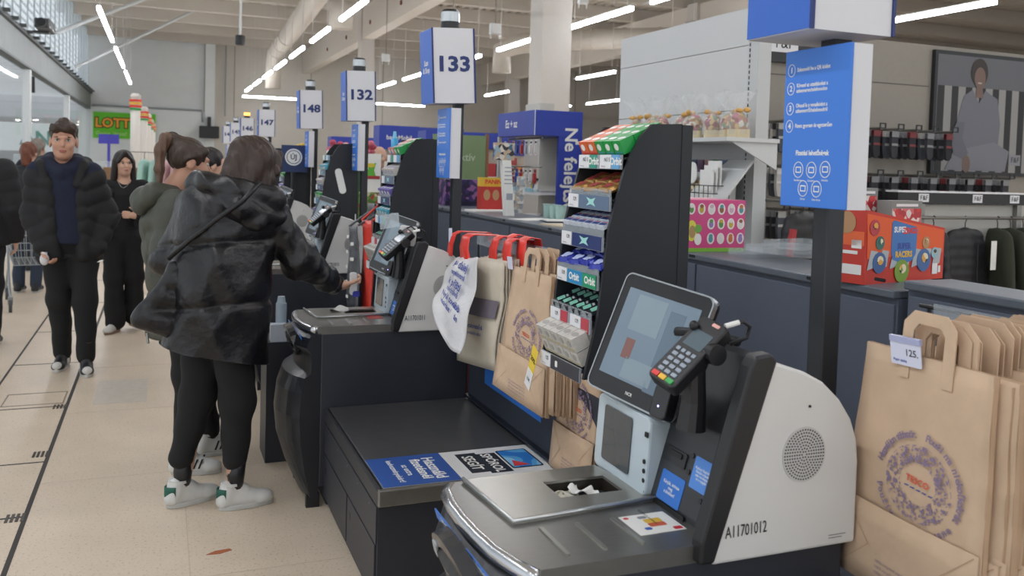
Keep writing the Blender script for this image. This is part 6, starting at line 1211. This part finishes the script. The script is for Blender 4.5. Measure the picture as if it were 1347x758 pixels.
soft('vest',vj,.011,mp,w4,k=.03,disp=quilt([(c+A(0,0,.2),p+A(0,0,-.15))],.095,.012))
hd,HR = J['head'],J['HR']; g = lambda q: hd+HR@A(*q)
soft('hair',[ell(g((0,.03,.042)),(.084,.098,.09),HR),cap(g((-.068,.02,.02)),g((-.088,.035,-.2)),.03,.028),cap(g((.068,.02,.02)),g((.088,.03,-.2)),.03,.028),cap(g((0,.085,.0)),g((0,.09,-.2)),.065,.055),sub_(ell(g((0,-.115,-.025)),(.07,.112,.1),HR)),cap(g((-.012,-.065,.1)),g((-.062,-.05,.02)),.018,.014),cap(g((.0,-.065,.1)),g((.062,-.05,.02)),.018,.014)],.006,hairmat('hair_black','#231b18'),w4,k=.02)
trousers(J,w4,mt,1.12,1.75,len_=.0)
for k in 'rl': shoe(J,k,w4,M('shoe_tan','#6b4a3a',.6) if k=='l' else m_cap,M('sole_gum','#8a7463',.6))
B().tube([tuple(n+A(-.05,-.09,-.0)),tuple(n+A(-.02,-.125,-.05)),tuple(n+A(0,-.135,-.06)),tuple(n+A(.03,-.12,-.04)),tuple(n+A(.05,-.09,0))],.0025,n=5).build('necklace',m_steel,w4,o=(0,0,0))
# ---------------------------------------------------------------- people seen only in part
def passer(label,loc,H,yaw,top,hairc,legs='#1b1c20',bald=False,hairstyle=0,pitch=0,vox=.014,arms=None):
    J = joints(H,yaw,yaw,yaw,pitch,feet={'r':tuple((Rz(yaw)@A(-.09,0,0))[:2])+(yaw,0),'l':tuple((Rz(yaw)@A(.09,0,0))[:2])+(yaw,0)},
        arms={k:((tuple(Rz(yaw)@A(sg*.25,.03,1.1*H/1.75))),(tuple(Rz(yaw)@A(sg*.24,-.06,.86*H/1.75))),tuple(Rz(yaw)@A(0,-.2,-1)),tuple(Rz(yaw)@A(-sg,0,0)),.5) for k,sg in (('r',-1),('l',1))})
    t = thing('person',label,'person',loc,o=(0,0,0)); s = J['s']; body(J,t,SK,.009,False,'rl'); face(J,t)
    c,p,n = J['chest'],J['pel'],J['neck']
    jk = [cap(J['rs'],J['ls'],.08*s),torso(J,.205,.145,.195,.15,.2,.155,.15),cap(n+A(0,.02,-.02),n+A(0,0,.02),.085*s,.075*s)]+sleeve(J,'r',.09*s,.08*s,.06*s,.93)+sleeve(J,'l',.09*s,.08*s,.06*s,.93)
    soft('jacket',jk,vox,top,t,k=.04,disp=quilt([(c+A(0,0,.2),p+A(0,0,-.2)),(J['rs'],J['re']),(J['ls'],J['le'])],.1,.01)); trousers(J,t,M('legs'+legs,legs,.85),1,1.2,.014)
    hd,HR = J['head'],J['HR']; g = lambda q: hd+HR@(A(*q)*s); hm_ = hairmat('hair'+hairc,hairc)
    if not bald: soft('hair',[ell(g((0,.025,.045)),A(.09,.104,.094)*s,HR),cap(g((0,.09,.0)),g((0,.085,-.06-.1*hairstyle)),.065*s,.055*s),sub_(ell(g((0,-.14,-.03)),(.1,.09,.1),HR))],.009,hm_,t,k=.025,disp=lambda v: .006*np.sin(60*v[:,0]+50*v[:,2])*np.sin(55*v[:,1]))
    else: soft('hair',[ell(g((0,.035,.01)),A(.082,.085,.06)*s,HR),sub_(ell(g((0,-.1,.0)),(.12,.1,.12),HR))],.009,hm_,t,k=.01)
    for k in 'rl': shoe(J,k,t,m_sb_,m_sole)
    return t
mdk = M('jacket_dark','#191a1d',.8,noise=.06)
passer('person in long black coat walking past the aisle edge, mostly out of view',(-1.33,8.05,0),1.78,math.radians(175),mdk,'#2a211c')
passer('red haired person in dark jacket and jeans pushing the trolley',(-1.37,11.1,0),1.67,math.radians(170),M('jacket_slate','#2a2c30',.8,noise=.06),'#6b3a26','#2f3a4c',hairstyle=.4)
passer('grey haired person walking ahead of the red haired one',(-1.5,13.0,0),1.74,math.radians(165),mdk,'#7b7168','#24262a')
passer('bald man in dark jacket looking over the sweet rack',(2.12,9.05,0),1.74,math.radians(-18),mdk,'#4a3f38',bald=True)
passer('dark haired person in dark teal jacket beyond the far racks',(1.72,12.3,0),1.65,math.radians(60),M('jacket_teal','#1f343c',.8),'#1c1614')
passer('dark haired shopper standing at the checkout behind leather coat woman',(.31,6.45,0),1.63,math.radians(100),mdk,'#1f1a19')
# ---------------------------------------------------------------- shopping trolley
t = thing('shopping_trolley','wire shopping trolley with grey casters beside the red haired person','trolley',(-1.2,10.22,0),math.radians(10),o=(0,0,0)); mw_ = M('trolley_wire','#9aa0a3',.35,.7)
for z,w,d in ((.45,.2,.36),(.6,.22,.39),(.75,.235,.42),(.9,.25,.45)): B().tube([(-w,-d,z),(w,-d,z),(w,d,z),(-w,d,z),(-w,-d,z)],.006,n=6).build('basket_wire',mw_,t)
for i in range(9):
    x = -1+2*i/8; B().tube([(x*.25,-.45,.9),(x*.2,-.36,.45),(x*.2,.36,.45),(x*.25,.45,.9)],.004,n=5).build('basket_wire',mw_,t)
for i in range(7):
    y = -1+2*i/6; B().tube([(-.25,y*.45,.9),(-.2,y*.36,.45),(.2,y*.36,.45),(.25,y*.45,.9)],.004,n=5).build('basket_wire',mw_,t)
for sx in (-1,1): B().tube([(sx*.25,.5,1.0),(sx*.23,.45,.85),(sx*.22,.3,.3),(sx*.23,-.25,.2),(sx*.23,-.45,.14)],.012,n=8).build('frame_tube',mw_,t,smooth=True); B().tube([(sx*.22,.32,.35),(sx*.24,.42,.14)],.012).build('frame_tube',mw_,t)
B().tube([(-.27,.52,1.0),(.27,.52,1.0)],.016).build('handle',m_blk,t)
for sx in (-1,1):
    for y in (-.45,.42):
        w_o = B().cyl((sx*.23-.014,y,.065),(sx*.23+.014,y,.065),.065,n=20).build('wheel',M('caster_grey','#4f5254',.6),t); B().cyl((sx*.23-.016,y,.065),(sx*.23+.016,y,.065),.03,n=14).build('hub',M('hub_grey','#9a9da0',.4),w_o); B().box(sx*.23-.022,sx*.23+.022,y-.02,y+.02,.075,.15).build('fork',mw_,w_o)
